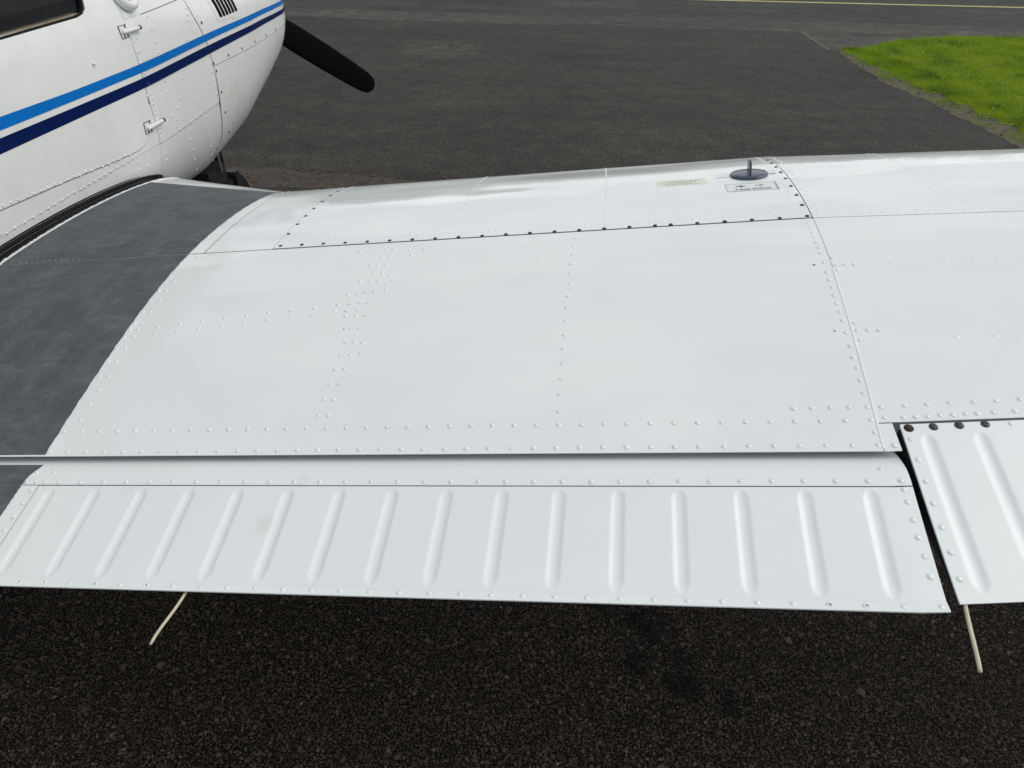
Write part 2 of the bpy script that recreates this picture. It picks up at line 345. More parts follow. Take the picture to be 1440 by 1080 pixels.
def wing_pt(X, s):
    """Point on the wing skin at span X, chord fraction s from the leading edge; s below 0 runs back along the underside."""
    X, s = np.broadcast_arrays(np.asarray(X, float), np.asarray(s, float))
    q = np.clip(np.abs(s), 0, 1.05)
    z = np.where(s >= 0, smooth_interp(np.sqrt(q), np.sqrt(UP[:, 0]), UP[:, 1]), smooth_interp(np.sqrt(q), np.sqrt(LO[:, 0]), LO[:, 1]))*CH
    c = (1-q)*CH
    c = c + np.clip(1.17-X, 0, 0.6)*0.44*np.clip(1-q/0.43, 0, 1)**1.3         # leading edge reaches forward at the root
    Y = c*math.cos(INC)-z*math.sin(INC); Z = c*math.sin(INC)+z*math.cos(INC)
    y0, z0 = 0.45*CH*math.cos(INC), 0.45*CH*math.sin(INC)
    k = 1-np.clip(X-2.7, 0, 9)*0.12                                            # outer wing tapers
    return np.stack([X, y0+(Y-y0)*k, z0+(Z-z0)*k+X*math.tan(DIH)+ZG], -1)
def wing_frame(X, s):
    e = 2e-3; p = wing_pt(X, s); a = wing_pt(X+e, s)-wing_pt(X-e, s); b = wing_pt(X, s-e)-wing_pt(X, s+e)
    a = a/np.linalg.norm(a); n = np.cross(a, b); n /= np.linalg.norm(n); b = np.cross(n, a)
    return p, a, b, n
def wing_grid(x0, x1, s0, s1, nx, ns, off=0.0):
    """x0/x1 may be functions of s. s spacing is finer near the leading edge."""
    t = np.linspace(np.sign(s0)*abs(s0)**.5, np.sign(s1)*abs(s1)**.5, ns); s = np.sign(t)*t*t
    a = np.array([x0(v) if callable(x0) else x0 for v in s]); b = np.array([x1(v) if callable(x1) else x1 for v in s])
    u = np.linspace(0, 1, nx)[:, None]; X = a[None]+(b-a)[None]*u; S = np.broadcast_to(s[None], X.shape)
    P = wing_pt(X, S)
    e = 1.5e-3
    N = unit(np.cross(wing_pt(X+e, S)-wing_pt(X-e, S), wing_pt(X, S-e)-wing_pt(X, S+e)))
    return P+N*off, N
def wing_panel(name, parent, x0, x1, s0, s1, nx=30, ns=40, off=0.0, mat=None, thick=0.0016, under=False, **props):
    P, N = wing_grid(x0, x1, s0, s1, nx, ns, off)
    return sheet_from_grid(name, P, mat or M['wing_white'], parent, thick, under, True, -N, **props)

# ------------------------------------------------------------------ the aircraft
plane = bpy.data.objects.new('light_aircraft', None); COL.objects.link(plane); plane.empty_display_size = 0.5
plane['label'] = 'white low-wing light aircraft with blue stripes, seen over its right wing'
plane['category'] = 'aircraft'

# inner body of the wing: dark primer showing in the seams, white underside
def wing_core(x0, x1, send, nx):
    Xs = np.linspace(x0, x1, nx); t = np.linspace(-send**.5, send**.5, 90); s = np.sign(t)*t*t
    XX, SS = np.meshgrid(Xs, s, indexing='ij'); e = 1.5e-3; P = wing_pt(XX, SS)
    N = unit(np.cross(wing_pt(XX+e, SS)-wing_pt(XX-e, SS), wing_pt(XX, SS-e)-wing_pt(XX, SS+e)))
    P = P - N*np.where(SS > -0.05, 0.0035, 0.0)[..., None]
    nu, nv = P.shape[:2]; idx = np.arange(nu*nv).reshape(nu, nv)
    F = [tuple(int(q) for q in r) for r in np.stack([idx[:-1, :-1], idx[:-1, 1:], idx[1:, 1:], idx[1:, :-1]], -1).reshape(-1, 4)]
    mi = list(np.repeat((0.5*(s[1:]+s[:-1]) < -0.055)[None].astype(int), nu-1, 0).ravel())
    for i in range(nu-1): F.append((int(idx[i, -1]), int(idx[i, 0]), int(idx[i+1, 0]), int(idx[i+1, -1]))); mi.append(1)
    for i in (0, nu-1): F.append(tuple(int(q) for q in (idx[i] if i else idx[i][::-1]))); mi.append(1)
    return P.reshape(-1, 3), F, mi
v1, f1, m1 = wing_core(0.45, 2.722, 0.795, 24); v2, f2, m2 = wing_core(2.7225, 5.2, 0.792, 14)
f2 = [tuple(i+len(v1) for i in q) for q in f2]
wing = mesh('wing', np.concatenate([v1, v2]), f1+f2, [M['primer_gap_shade'], M['wing_white']], plane, True, m1+m2)
wing2 = bpy.data.objects.new('wing', wing.data.copy()); COL.objects.link(wing2); wing2.parent = plane   # the far wing, white on top as well
co = np.empty(len(wing2.data.vertices)*3, np.float32); wing2.data.vertices.foreach_get('co', co); co = co.reshape(-1, 3); co[:, 0] *= -1
wing2.data.vertices.foreach_set('co', co.ravel()); wing2.data.flip_normals(); wing2.data.materials[0] = M['wing_white']
wing2['label'] = 'far left wing beyond the fuselage'

XW, XE, XT, XS = 1.170, 1.2132, 1.4035, 2.6968            # walkway edge, strip edge, tank edge, splice
g = 0.0009
wing_panel('root_panel', wing, 0.56, XE-g*2.2, -0.06, 0.4305, 24, 50)
wing_panel('inboard_leading_panel', wing, XE+g*2.2, XT-g*1.4, -0.06, 0.4305, 14, 60)
wing_panel('tank_panel', wing, XT+g*1.2, XS-g*1.6, -0.06, 0.4298, 60, 70, 0.0006)
wing_panel('rear_panel', wing, 0.56, XS-g*0.7, 0.4330, 0.8387, 70, 50, under=True)
wing_panel('outboard_leading_panel', wing, XS+g*1.2, 5.2, -0.06, 0.4312, 60, 60)
wing_panel('outboard_rear_panel', wing, XS+g*0.5, 5.2, 0.4327, 0.8045, 60, 40, under=True)
wing_panel('corner_plate', wing, XS+g, lambda s: 2.7195+0.004*(s-.806)/.033, 0.8057, 0.8387, 6, 8, -0.0004, under=True)
wing_panel('sealant_bead', wing, XS-0.0018, XS+0.0018, 0.560, 0.836, 3, 30, 0.0009, M['sealant'], 0.002)

def ragged(x, amp, f=61.0):
    return lambda s: x+amp*(math.sin(f*s*3.1)+0.6*math.sin(f*s*7.3+1)+0.5*math.sin(f*s*17.7+2))
wing_panel('walkway_patch', wing, lambda s: 0.608, ragged(XW, 0.0008), 0.082, 0.4302, 30, 120, 0.0013, M['walkway'], 0.0012)
wing_panel('walkway_patch', wing, lambda s: 0.608, ragged(XW, 0.0007), 0.4333, 0.8365, 30, 160, 0.0013, M['walkway'], 0.0012)

# ------------------------------------------------------------------ flap and aileron
def flap_drop(s): return np.where(s < 0.8778, 10.0*(0.8778-s)**2*1.0, 0.0)
BX0, BP, BT_, BB_ = 1.2303, 0.0954, 0.8844, 0.9861
def bead_depth(X, s, x0, pitch, count, t0, t1, skew=0.0):
    k = np.clip(np.round((X-x0)/pitch), 0, count-1); cx = x0+k*pitch+skew*(s-t0)/(t1-t0)
    hw = 0.0132*np.clip(np.minimum((s-t0+0.003)/0.008, (t1-s+0.0035)/0.010), 0, 1)**0.5
    w = np.clip(np.abs(X-cx)/np.maximum(hw, 1e-5), 0, 1)
    end = np.clip(np.minimum((s-t0+0.003)/0.012, (t1-s+0.0035)/0.016), 0, 1)
    return 0.0027*np.where(hw > 1e-4, 0.5+0.5*np.cos(np.pi*w**1.35), 0)*np.sin(end*np.pi/2)
def control_sheet(name, parent, x0, x1, s0, s1, nx, ns, off, mat, bead=None, thick=0.002, lower=0.0, **props):
    s = np.linspace(s0, s1, ns); a = np.array([x0(v) if callable(x0) else x0 for v in s]); b = np.array([x1(v) if callable(x1) else x1 for v in s])
    X = a[None]+(b-a)[None]*np.linspace(0, 1, nx)[:, None]; S = np.broadcast_to(s[None], X.shape); e = 1.5e-3
    N = unit(np.cross(wing_pt(X+e, S)-wing_pt(X-e, S), wing_pt(X, S-e)-wing_pt(X, S+e)))
    o = off(S) if callable(off) else off+0*S
    if bead: o = o-bead(X, S); thick = np.clip((1-S)*CH*0.22, 0.0020, 0.0038)
    return sheet_from_grid(name, wing_pt(X, S)+N*o[..., None], mat, parent, thick, False, True, None if bead else None, **props)
def control_body(name, x0, x1, s0, s1, drop, mats, label=None):
    """the closed body under the skins, with side walls and underside"""
    nx, ns = 24, 24; s = np.linspace(s0, s1, ns); a = np.array([x0(v) if callable(x0) else x0 for v in s]); b = np.array([x1(v) if callable(x1) else x1 for v in s])
    X = a[None]+(b-a)[None]*np.linspace(0, 1, nx)[:, None]; S = np.broadcast_to(s[None], X.shape)
    U = wing_pt(X, S); U[..., 2] -= 0.009+drop(S)*1.0; L = wing_pt(X, -S)
    L[..., 2] = np.minimum(L[..., 2], U[..., 2]-0.0015); L[..., 2] -= 0.0
    V = np.concatenate([U.reshape(-1, 3), L.reshape(-1, 3)]); iu = np.arange(nx*ns).reshape(nx, ns); il = iu+nx*ns; F, mi = [], []
    for i in range(nx-1):
        for j in range(ns-1):
            F.append((iu[i, j], iu[i, j+1], iu[i+1, j+1], iu[i+1, j])); mi.append(0)
            F.append((il[i, j], il[i+1, j], il[i+1, j+1], il[i, j+1])); mi.append(1)
        for j, fl in ((0, 1), (ns-1, 0)):
            q = (iu[i, j], iu[i+1, j], il[i+1, j], il[i, j]); F.append(q if fl else q[::-1]); mi.append(1)
    for j in range(ns-1):
        for i, fl in ((0, 0), (nx-1, 1)):
            q = (iu[i, j], iu[i, j+1], il[i, j+1], il[i, j]); F.append(q[::-1] if fl else q); mi.append(0)  # dark end walls: shade of the flap-aileron gap put into the colour
    return mesh(name, V, [tuple(int(q) for q in f) for f in F], mats, plane, True, mi)
fx1 = lambda s: 2.7235+0.003*(s-0.84)/0.16-max(0, (0.858-s))*0.14
flap = control_body('flap', 0.60, lambda s: fx1(s)-0.001, 0.812, 0.985, flap_drop, [M['primer_gap_shade'], M['flap_white']])
control_sheet('nose_skin', flap, 0.60, fx1, 0.806, 0.8776, 60, 30, lambda S: -0.0004-flap_drop(S), M['flap_white'], thick=0.002)
FE = lambda s: 1.1980-0.0040*(s-0.881)/0.0724
control_sheet('beaded_skin', flap, lambda s: FE(s)+0.0009, fx1, 0.8789, 0.9915, 760, 90, -0.0006, M['flap_white'],
              bead=lambda X, S: bead_depth(X, S, BX0, BP, 16, BT_, BB_))
control_sheet('edge_strip', flap, 0.60, lambda s: FE(s)-0.0009, 0.8789, 0.9915, 20, 12, 0.0004, M['flap_white'])
control_sheet('trailing_strip', flap, 0.60, fx1, 0.9918, 1.0005, 60, 6, lambda S: 0.0006+0.0036*(S-0.9918)/0.0088, M['flap_white'], thick=0.0025)
WK = lambda s: np.interp(s, [0.85, 0.861, 0.868, 0.878, 0.92, 0.99], [1.1704, 1.164, 1.1615, 1.1612, 1.158, 1.154])+0.0006*math.sin(s*900)
control_sheet('walkway_patch', flap, 0.655, WK, 0.8475, 0.8775, 16, 30, lambda S: 0.0008-flap_drop(S), M['walkway'], thick=0.001)
control_sheet('walkway_patch', flap, 0.655, WK, 0.8789, 0.9905, 16, 60, 0.0014, M['walkway'], thick=0.001)

ax0 = lambda s: 2.7302+0.0122*(s-0.8077)/0.186
aileron = control_body('aileron', lambda s: ax0(s)+0.0015, 4.9, 0.8085, 0.978, lambda s: 0*s, [M['primer_gap_shade'], M['wing_white']])
control_sheet('beaded_skin', aileron, ax0, 4.9, 0.8080, 0.9937, 1000, 90, 0.0006, M['flap_white'],
              bead=lambda X, S: bead_depth(X, S, 2.7659, 0.0789, 26, 0.8240, 0.9819, 0.0119), thick=0.003)

# ------------------------------------------------------------------ rivets and screws on the wing
SPL = [(2.682, 0.4471), (2.682, 0.4597), (2.682, 0.4743), (2.682, 0.4873), (2.682, 0.5001), (2.683, 0.5134), (2.683, 0.5265), (2.683, 0.5471), (2.683, 0.5681), (2.683, 0.583), (2.683, 0.5982), (2.683, 0.613), (2.683, 0.6281), (2.684, 0.6429), (2.684, 0.6571), (2.685, 0.6775), (2.686, 0.6986), (2.685, 0.7156), (2.687, 0.7314), (2.687, 0.7489), (2.687, 0.7657), (2.689, 0.8164)]
SPR = [(2.703, 0.5378), (2.704, 0.5533), (2.703, 0.5637), (2.721, 0.5528), (2.739, 0.5529), (2.704, 0.663), (2.705, 0.675), (2.705, 0.6898), (2.723, 0.6752), (2.742, 0.6758)]
FAINT = [(2.77, 0.5552), (2.809, 0.5532), (2.85, 0.5494), (2.909, 0.5542), (2.96, 0.5548), (2.867, 0.6905), (2.931, 0.6904)]
PITS = [(2.663, 0.5512), (2.666, 0.6742), (1.696, 0.6406)]
RP = [(2.709, 0.7846), (2.746, 0.7841), (2.781, 0.7837), (2.817, 0.783), (2.853, 0.7824), (2.71, 0.7988), (2.739, 0.7992), (2.758, 0.7989), (2.777, 0.7989), (2.796, 0.7984), (2.815, 0.7981), (2.835, 0.7979), (2.853, 0.7978), (2.877, 0.797), (2.91, 0.7964)]
CORN = [(2.714, 0.8319)]
AIL = [(2.74, 0.8264), (2.743, 0.8501), (2.745, 0.8739), (2.746, 0.8981), (2.748, 0.9223), (2.75, 0.9464), (2.751, 0.9713), (2.896, 0.8123)]
AILS = [(2.742, 0.8128), (2.78, 0.8123), (2.819, 0.8118), (2.858, 0.8114)]
FLR = [(2.686, 0.8579), (2.711, 0.8821), (2.711, 0.8951), (2.712, 0.9134), (2.713, 0.9311), (2.714, 0.9492), (2.715, 0.968)]
FLX = [(1.173, 0.8601), (1.21, 0.8602)]
FLE = [(1.188, 0.885), (1.188, 0.9021), (1.186, 0.9191), (1.185, 0.936)]
C1 = [(1.712, 0.7841), (1.732, 0.7844), (1.711, 0.7604), (1.731, 0.7607), (1.711, 0.7362), (1.732, 0.7365), (1.711, 0.7119), (1.732, 0.7124), (1.711, 0.6879), (1.732, 0.6884), (1.752, 0.686), (1.711, 0.665), (1.731, 0.6649), (1.751, 0.6677), (1.71, 0.6395), (1.73, 0.6402), (1.688, 0.6155), (1.711, 0.6147), (1.731, 0.6141), (1.685, 0.6033), (1.71, 0.6017), (1.659, 0.5899), (1.685, 0.5887), (1.708, 0.5874), (1.73, 0.5892), (1.671, 0.569), (1.692, 0.5695), (1.71, 0.5647), (1.731, 0.5643), (1.758, 0.5627), (1.685, 0.5369), (1.712, 0.5418), (1.731, 0.5407), (1.764, 0.5383), (1.752, 0.5296), (1.71, 0.5191), (1.731, 0.5192), (1.694, 0.498), (1.712, 0.4991), (1.731, 0.4985), (1.754, 0.4965), (1.667, 0.4735), (1.712, 0.4768), (1.732, 0.4769), (1.648, 0.4577), (1.678, 0.456), (1.713, 0.4552), (1.733, 0.4541), (1.773, 0.4586), (1.784, 0.4755), (1.81, 0.458)]
PR = [(1.245, 0.6217), (1.249, 0.6354), (1.295, 0.6175), (1.299, 0.6322), (1.347, 0.6129), (1.349, 0.628), (1.399, 0.6089), (1.4, 0.6235), (1.45, 0.6053), (1.452, 0.6194), (1.5, 0.6012), (1.506, 0.616), (1.552, 0.5981), (1.556, 0.612), (1.605, 0.5951), (1.607, 0.609), (1.658, 0.5895), (1.658, 0.6036)]
C2 = [(2.169, 0.452), (2.169, 0.4744), (2.167, 0.4983), (2.167, 0.5205), (2.167, 0.5443), (2.167, 0.5668), (2.167, 0.5922), (2.167, 0.6168), (2.167, 0.6411), (2.167, 0.6658), (2.168, 0.6891), (2.168, 0.7126), (2.169, 0.7364), (2.169, 0.76), (2.17, 0.7837)]
LE = [(1.177, 0.4688), (1.196, 0.4673), (1.196, 0.4927), (1.179, 0.5023), (1.177, 0.5154), (1.198, 0.5148), (1.177, 0.5373), (1.197, 0.5382), (1.176, 0.5616), (1.198, 0.561), (1.178, 0.5875), (1.198, 0.5874), (1.178, 0.613), (1.198, 0.6132), (1.178, 0.6268), (1.197, 0.6256), (1.178, 0.6416), (1.198, 0.6396), (1.178, 0.6636), (1.198, 0.6634), (1.178, 0.6876), (1.198, 0.6877), (1.181, 0.7143), (1.2, 0.7138), (1.201, 0.7377), (1.201, 0.7614), (1.202, 0.7853)]
RING = [(1.2, 0.4424), (1.22, 0.4437)]
OFD = [(2.984, 0.4148), (2.983, 0.3964), (2.983, 0.3753), (2.984, 0.3548), (2.985, 0.3338), (2.984, 0.3143), (2.982, 0.291), (2.984, 0.266), (2.983, 0.2407), (2.984, 0.2177), (2.985, 0.1994), (2.988, 0.175)]
OFC = [(2.713, 0.4094), (2.707, 0.3993), (2.714, 0.3854), (2.706, 0.3733), (2.715, 0.3604), (2.707, 0.3486), (2.715, 0.3357), (2.708, 0.3237), (2.714, 0.3007), (2.713, 0.2889), (2.718, 0.265), (2.708, 0.2752), (2.711, 0.2534), (2.716, 0.2404)]
R_door = [(1.033, 0.377), (1.064, 0.374), (1.093, 0.37), (1.126, 0.367), (1.155, 0.365), (1.185, 0.361), (1.215, 0.359), (1.246, 0.358), (1.274, 0.351), (1.307, 0.351), (1.335, 0.351), (1.364, 0.344), (1.394, 0.344), (1.425, 0.338), (1.456, 0.338), (1.482, 0.331), (1.518, 0.327), (1.548, 0.328), (1.577, 0.324), (1.611, 0.324), (1.64, 0.318)]
R_bel = [(1.014, 0.303), (1.048, 0.304), (1.089, 0.304), (1.128, 0.302), (1.162, 0.303), (1.195, 0.302), (1.227, 0.302), (1.261, 0.302), (1.29, 0.304), (1.323, 0.303), (1.356, 0.301), (1.373, 0.302), (1.402, 0.301), (1.431, 0.3), (1.462, 0.3), (1.488, 0.301), (1.521, 0.3), (1.56, 0.301), (1.595, 0.299), (1.631, 0.297), (1.659, 0.296), (1.683, 0.296), (1.685, 0.274), (1.734, 0.244), (1.69, 0.245)]
R_side = [(2.31, 0.705), (2.279, 0.684), (2.266, 0.663), (2.252, 0.645), (2.224, 0.618), (2.201, 0.588), (2.173, 0.559), (2.121, 0.495), (2.091, 0.468), (2.04, 0.406), (2.012, 0.378), (1.961, 0.363), (1.983, 0.343), (1.992, 0.7), (1.987, 0.66), (1.981, 0.619), (1.978, 0.586), (1.97, 0.488), (1.968, 0.448), (1.968, 0.407), (1.875, 0.652), (1.869, 0.612), (1.859, 0.452), (1.857, 0.41), (1.829, 0.47), (1.819, 0.406), (2.334, 0.65), (2.342, 0.6), (1.855, 0.316), (1.858, 0.347), (1.965, 0.32), (1.994, 0.302), (2.026, 0.303), (2.083, 0.305), (2.129, 0.308), (2.172, 0.312), (2.214, 0.289), (2.069, 0.277), (2.224, 0.244), (2.079, 0.236), (2.241, 0.197), (2.094, 0.187), (2.27, 0.144), (2.121, 0.138), (2.319, 0.087), (2.196, 0.064), (1.874, 0.22), (1.869, 0.248)]
SCR = [(2.349, 0.623), (2.359, 0.467), (2.36, 0.435), (2.37, 0.347), (2.39, 0.255), (2.511, 0.465), (2.658, 0.464), (2.812, 0.464), (2.974, 0.463), (3.129, 0.461), (3.295, 0.46), (2.39, 0.256), (2.462, 0.148)]
def dome(r, h, n=10, cap=0.55):
    V = [(0, 0, h)]; F = []
    rings = ((0.5*r, h*0.88), (0.85*r, h*0.5), (r, 0.0), (r*1.02, -0.0006))
    for rr, hh in rings:
        for i in range(n):
            t = 2*math.pi*i/n; V.append((rr*math.cos(t), rr*math.sin(t), hh))
    for i in range(n): F.append((0, 1+i, 1+(i+1) % n))
    for k in range(len(rings)-1):
        for i in range(n):
            j = (i+1) % n; F.append((1+k*n+i, 1+(k+1)*n+i, 1+(k+1)*n+j, 1+k*n+j))
    return np.array(V), F
def data_mesh(name, V, F, mat, smooth=True):
    me = bpy.data.meshes.new(name); me.from_pydata([tuple(v) for v in V], [], F); me.materials.append(mat)
    me.polygons.foreach_set('use_smooth', [smooth]*len(me.polygons)); return me
RV, RF = dome(0.0044, 0.0017)
RV2, RF2 = [tuple(v) for v in RV], list(RF); nb_ = len(RV2)
for rr, hh in ((0.0043, 0.00012), (0.0053, 0.00010)):
    for i in range(12): t = 2*math.pi*i/12; RV2.append((rr*math.cos(t), rr*math.sin(t), hh))
for i in range(12): RF2.append((nb_+i, nb_+(i+1) % 12, nb_+12+(i+1) % 12, nb_+12+i)[::-1])
M['rivet_ring'] = plain('rivet_edge_grey', (0.675, 0.70, 0.695), 0.5, var=0.12, vscale=300)  # slightly greyer flat ring round each rivet head
rivet_me = data_mesh('rivet', RV2, RF2, M['wing_white']); rivet_me.materials.append(M['rivet_ring'])
rivet_me.polygons.foreach_set('material_index', [0]*len(RF)+[1]*12)
# hollow pop rivet: a raised ring round a dark hole
def ring_geom():
    V, F = [], []; n = 12
    for rr, hh in ((0.0046, -0.0005), (0.0044, 0.0009), (0.0036, 0.0014), (0.0027, 0.0010), (0.0024, -0.0004)):
        for i in range(n): t = 2*math.pi*i/n; V.append((rr*math.cos(t), rr*math.sin(t), hh))
    for k in range(4):
        for i in range(n): j = (i+1) % n; F.append((k*n+i, k*n+j, (k+1)*n+j, (k+1)*n+i))
    a = len(V)
    for i in range(n): t = 2*math.pi*i/n; V.append((0.0026*math.cos(t), 0.0026*math.sin(t), 0.0002))
    F.append(tuple(range(a, a+n))); return V, F
gv, gf = ring_geom(); pop_me = data_mesh('pop_rivet', gv, gf, M['wing_white']); pop_me.materials.append(M['print_grey'])
pop_me.polygons[len(gf)-1].material_index = 1
def screw_geom(r=0.0052, h=0.0022):
    V, F = dome(r, h, 12); V = [tuple(v) for v in V]; F = list(F)
    for ang in (0.5, 0.5+math.pi/2):                                           # cross recess not cut: its dark is painted as two flat black bars
        c, s = math.cos(ang), math.sin(ang); b = len(V)
        for (px, py) in ((-.55, -.1), (.55, -.1), (.55, .1), (-.55, .1)):
            x, y = px*r, py*r; V.append((x*c-y*s, x*s+y*c, h*1.02))
        F.append((b, b+1, b+2, b+3))
    return V, F
sv, sf = screw_geom(); screw_me = data_mesh('screw', sv, sf, M['screw']); rust_me = data_mesh('screw', sv, sf, M['rust'])
screw_me.materials.append(M['black']); rust_me.materials.append(M['black'])
for me_ in (screw_me, rust_me):
    for i in (-1, -2): me_.polygons[len(sf)+i].material_index = 1

items = []                     # (kind, parent, X, s, lift)
def add(kind, parent, pts, lift=0.0): items.extend((kind, parent, x, s, lift) for x, s in pts)
def row(x0, x1, s0, s1, n): return [(x0+(x1-x0)*i/(n-1), s0+(s1-s0)*i/(n-1)) for i in range(n)]
add('rivet', wing, row(1.1772, 2.6900, 0.8330, 0.8315, 39))
add('rivet', wing, row(1.1806, 2.6883, 0.8031, 0.8012, 39))
add('rivet', wing, row(2.5705, 2.6878, 0.7849, 0.7849, 5))
add('rivet', wing, SPL); add('rivet', wing, SPR); add('rivet', wing, [p for p in RP]); add('rivet', wing, CORN)
add('rivet', wing, row(2.9101, 4.6, 0.7962, 0.791, 44)); add('rivet', wing, row(2.888, 4.6, 0.7818, 0.776, 48))
add('rivet', wing, C1); add('rivet', wing, PR); add('rivet', wing, C2); add('rivet', wing, LE)
add('pop_rivet', wing, RING)
add('dimple', wing, FAINT+row(3.0, 4.4, 0.555, 0.555, 28)+row(2.99, 4.4, 0.690, 0.690, 24))
add('rivet', aileron, AIL, 0.0006); add('screw', aileron, AILS[1:], 0.0006); add('rust', aileron, AILS[:1], 0.0006)
add('rivet', aileron, row(2.94, 4.6, 0.812, 0.808, 42), 0.0006)
add('rivet', flap, row(1.1674, 1.2068, 0.8742, 0.8740, 3), -0.0004); add('rivet', flap, row(1.2359, 2.7101, 0.8742, 0.8724, 32), -0.0004)
add('rivet', flap, FLR[1:], -0.0006); add('nose', flap, FLR[:1]+FLX, 0)
add('rivet', flap, FLE, 0.0004)
te = row(1.2794, 2.7173, 0.9960, 0.9962, 31)
add('pop_rivet', flap, [te[i] for i in (0, 1, 3, 5, 27, 28)], 0.0022)
add('rivet', flap, [te[i] for i in range(31) if i not in (0, 1, 3, 5, 27, 28)], 0.0022)
tank_x = row(1.4190, 2.3527, 0.4205, 0.4205, 17)
add('screw', wing, [(x, 0.4215+0.0065*min(1, (x-1.40)/0.45)) for x, s in tank_x]+[(2.3882, .428), (2.448, .428), (2.5081, .428), (2.5676, .4274), (2.6276, .4274), (2.6866, .4262)], 0.0006)
add('screw', wing, [(1.4135, s) for s in (.3785, .3379, .2995, .2603, .2179, .1739, .1336, .0809)], 0.0006)
add('screw', wing, [(2.6875, s) for s in (.3888, .35, .31, .2711, .2343, .1973, .1638, .1315)], 0.0006)
# small rivets, too many and too small to pick apart: the outline of the tank, its ribs, the outer leading edge
small = []
def tank_outline():
    pts = [(1.4285, s) for s in np.arange(0.075, 0.335, 0.0125)]
    a = np.linspace(0, 1, 8); c0 = np.array([1.4285, 0.335]); c1 = np.array([1.432, 0.405]); c2 = np.array([1.54, 0.4055])
    pts += [tuple((1-t)**2*c0+2*t*(1-t)*c1+t*t*c2) for t in a[1:]]
    n = int((2.56-1.56)/0.0166)
    pts += [(1.56+i*0.0166, 0.4058+0.0095*min(1, i/24)) for i in range(n+1)]
    c0 = np.array([2.57, 0.412]); c1 = np.array([2.675, 0.395]); c2 = np.array([2.6735, 0.3336])
    pts += [tuple((1-t)**2*c0+2*t*(1-t)*c1+t*t*c2) for t in np.linspace(0.1, 1, 9)]
    pts += [(2.6745, s) for s in np.arange(0.322, 0.06, -0.0115)]
    return pts
small += tank_outline()
small += [(1.866, s) for s in np.arange(0.40, 0.03, -0.0125)]+[(2.238, s) for s in np.arange(0.405, 0.03, -0.0125)]
small += OFD+[(2.984, s) for s in np.arange(0.165, 0.02, -0.014)]+OFC+[(2.712+0.004*(i % 2), s) for i, s in enumerate(np.arange(0.232, 0.03, -0.0115))]
small += [(2.7108+i*0.0187, 0.4215) for i in range(22)]+[(3.13+i*0.028, 0.4215) for i in range(40)]
small += [(2.715+i*0.0305, 0.162+0.0003*i) for i in range(30)]
small += [(1.1935, s) for s in np.arange(0.41, 0.03, -0.027)]+[(1.391, s) for s in np.arange(0.40, 0.05, -0.022)]
small += [(1.232+0.0185*i, 0.422) for i in range(9)]+[(1.189, 0.424), (1.203, 0.424)]
def frame_matrix(X, s, lift, drop=0.0):
    p, a, b, nn = wing_frame(X, s); p = p+nn*lift; p[2] -= drop
    mtx = Matrix((Vector(a), Vector(b), Vector(nn))).transposed().to_4x4(); mtx.translation = Vector(p); return mtx
cpos = np.array(CAM_P)
placed = []
for kind, par, X, s, lift in items:
    lift2 = lift-(float(flap_drop(np.array(s)))+0.0004 if kind == 'nose' else 0)
    mtx = frame_matrix(X, s, lift2)
    placed.append((float(np.linalg.norm(np.array(mtx.translation)-cpos)), kind, par, mtx))
placed.sort(key=lambda t: t[0])
rest = []; n_rivet = 0
for d, kind, par, mtx in placed:
    if kind == 'dimple': rest.append((par, mtx, 1.2, 0.25)); continue
    if kind in ('rivet', 'nose'):
        if n_rivet >= 300: rest.append((par, mtx, 1.0, 1.0)); continue
        n_rivet += 1
    me_ = {'rivet': rivet_me, 'nose': rivet_me, 'pop_rivet': pop_me, 'screw': screw_me, 'rust': rust_me}[kind]
    o = link('pop_rivet' if kind == 'pop_rivet' else 'screw' if kind in ('screw', 'rust') else 'rivet', me_, par)
    tilt = Matrix.Rotation(random.uniform(-0.06, 0.06), 4, 'X') @ Matrix.Rotation(random.uniform(-0.06, 0.06), 4, 'Y') @ Matrix.Rotation(random.uniform(0, 6.28), 4, 'Z')
    if kind == 'rust' or (kind == 'screw' and par is aileron): tilt = tilt @ Matrix.Scale(1.42, 4)
    o.matrix_local = mtx @ tilt @ Matrix.Diagonal((random.uniform(.93, 1.07),)*2+(random.uniform(.85, 1.1), 1))
    if kind == 'rust': o['label'] = 'rusty brown screw at the corner of the aileron'
def bake(name, mats, V, F, mat, parent):
    V = np.asarray(V); nv = len(V); tri = []
    for f in F:
        for k in range(1, len(f)-1): tri.append((f[0], f[k], f[k+1]))
    tri = np.array(tri); VV, FF = [], []
    for i, mt in enumerate(mats):
        A = np.array(mt); VV.append(V @ A[:3, :3].T+A[:3, 3]); FF.append(tri+i*nv)
    return fast_mesh(name, np.concatenate(VV), np.concatenate(FF), mat, parent, True, kind='stuff')
bake('small_rivets', [mt @ Matrix.Diagonal((a, a, h, 1)) for p, mt, a, h in rest]+[frame_matrix(X, s, 0.0006 if 1.404 < X < 2.696 else 0.0) @ Matrix.Diagonal((0.62, 0.62, 0.62, 1)) for X, s in small], RV, RF, M['wing_white'], wing)
for (x, s), r in zip(PITS, (0.0032, 0.0022, 0.0020)):
    V, F = dome(r, 0.0006, 9); o = link('paint_chip', data_mesh('paint_chip', V, F, M['screw']), wing)
    o.matrix_local = frame_matrix(x, s, 0.0) @ Matrix.Diagonal((1.2, .7, 1, 1))

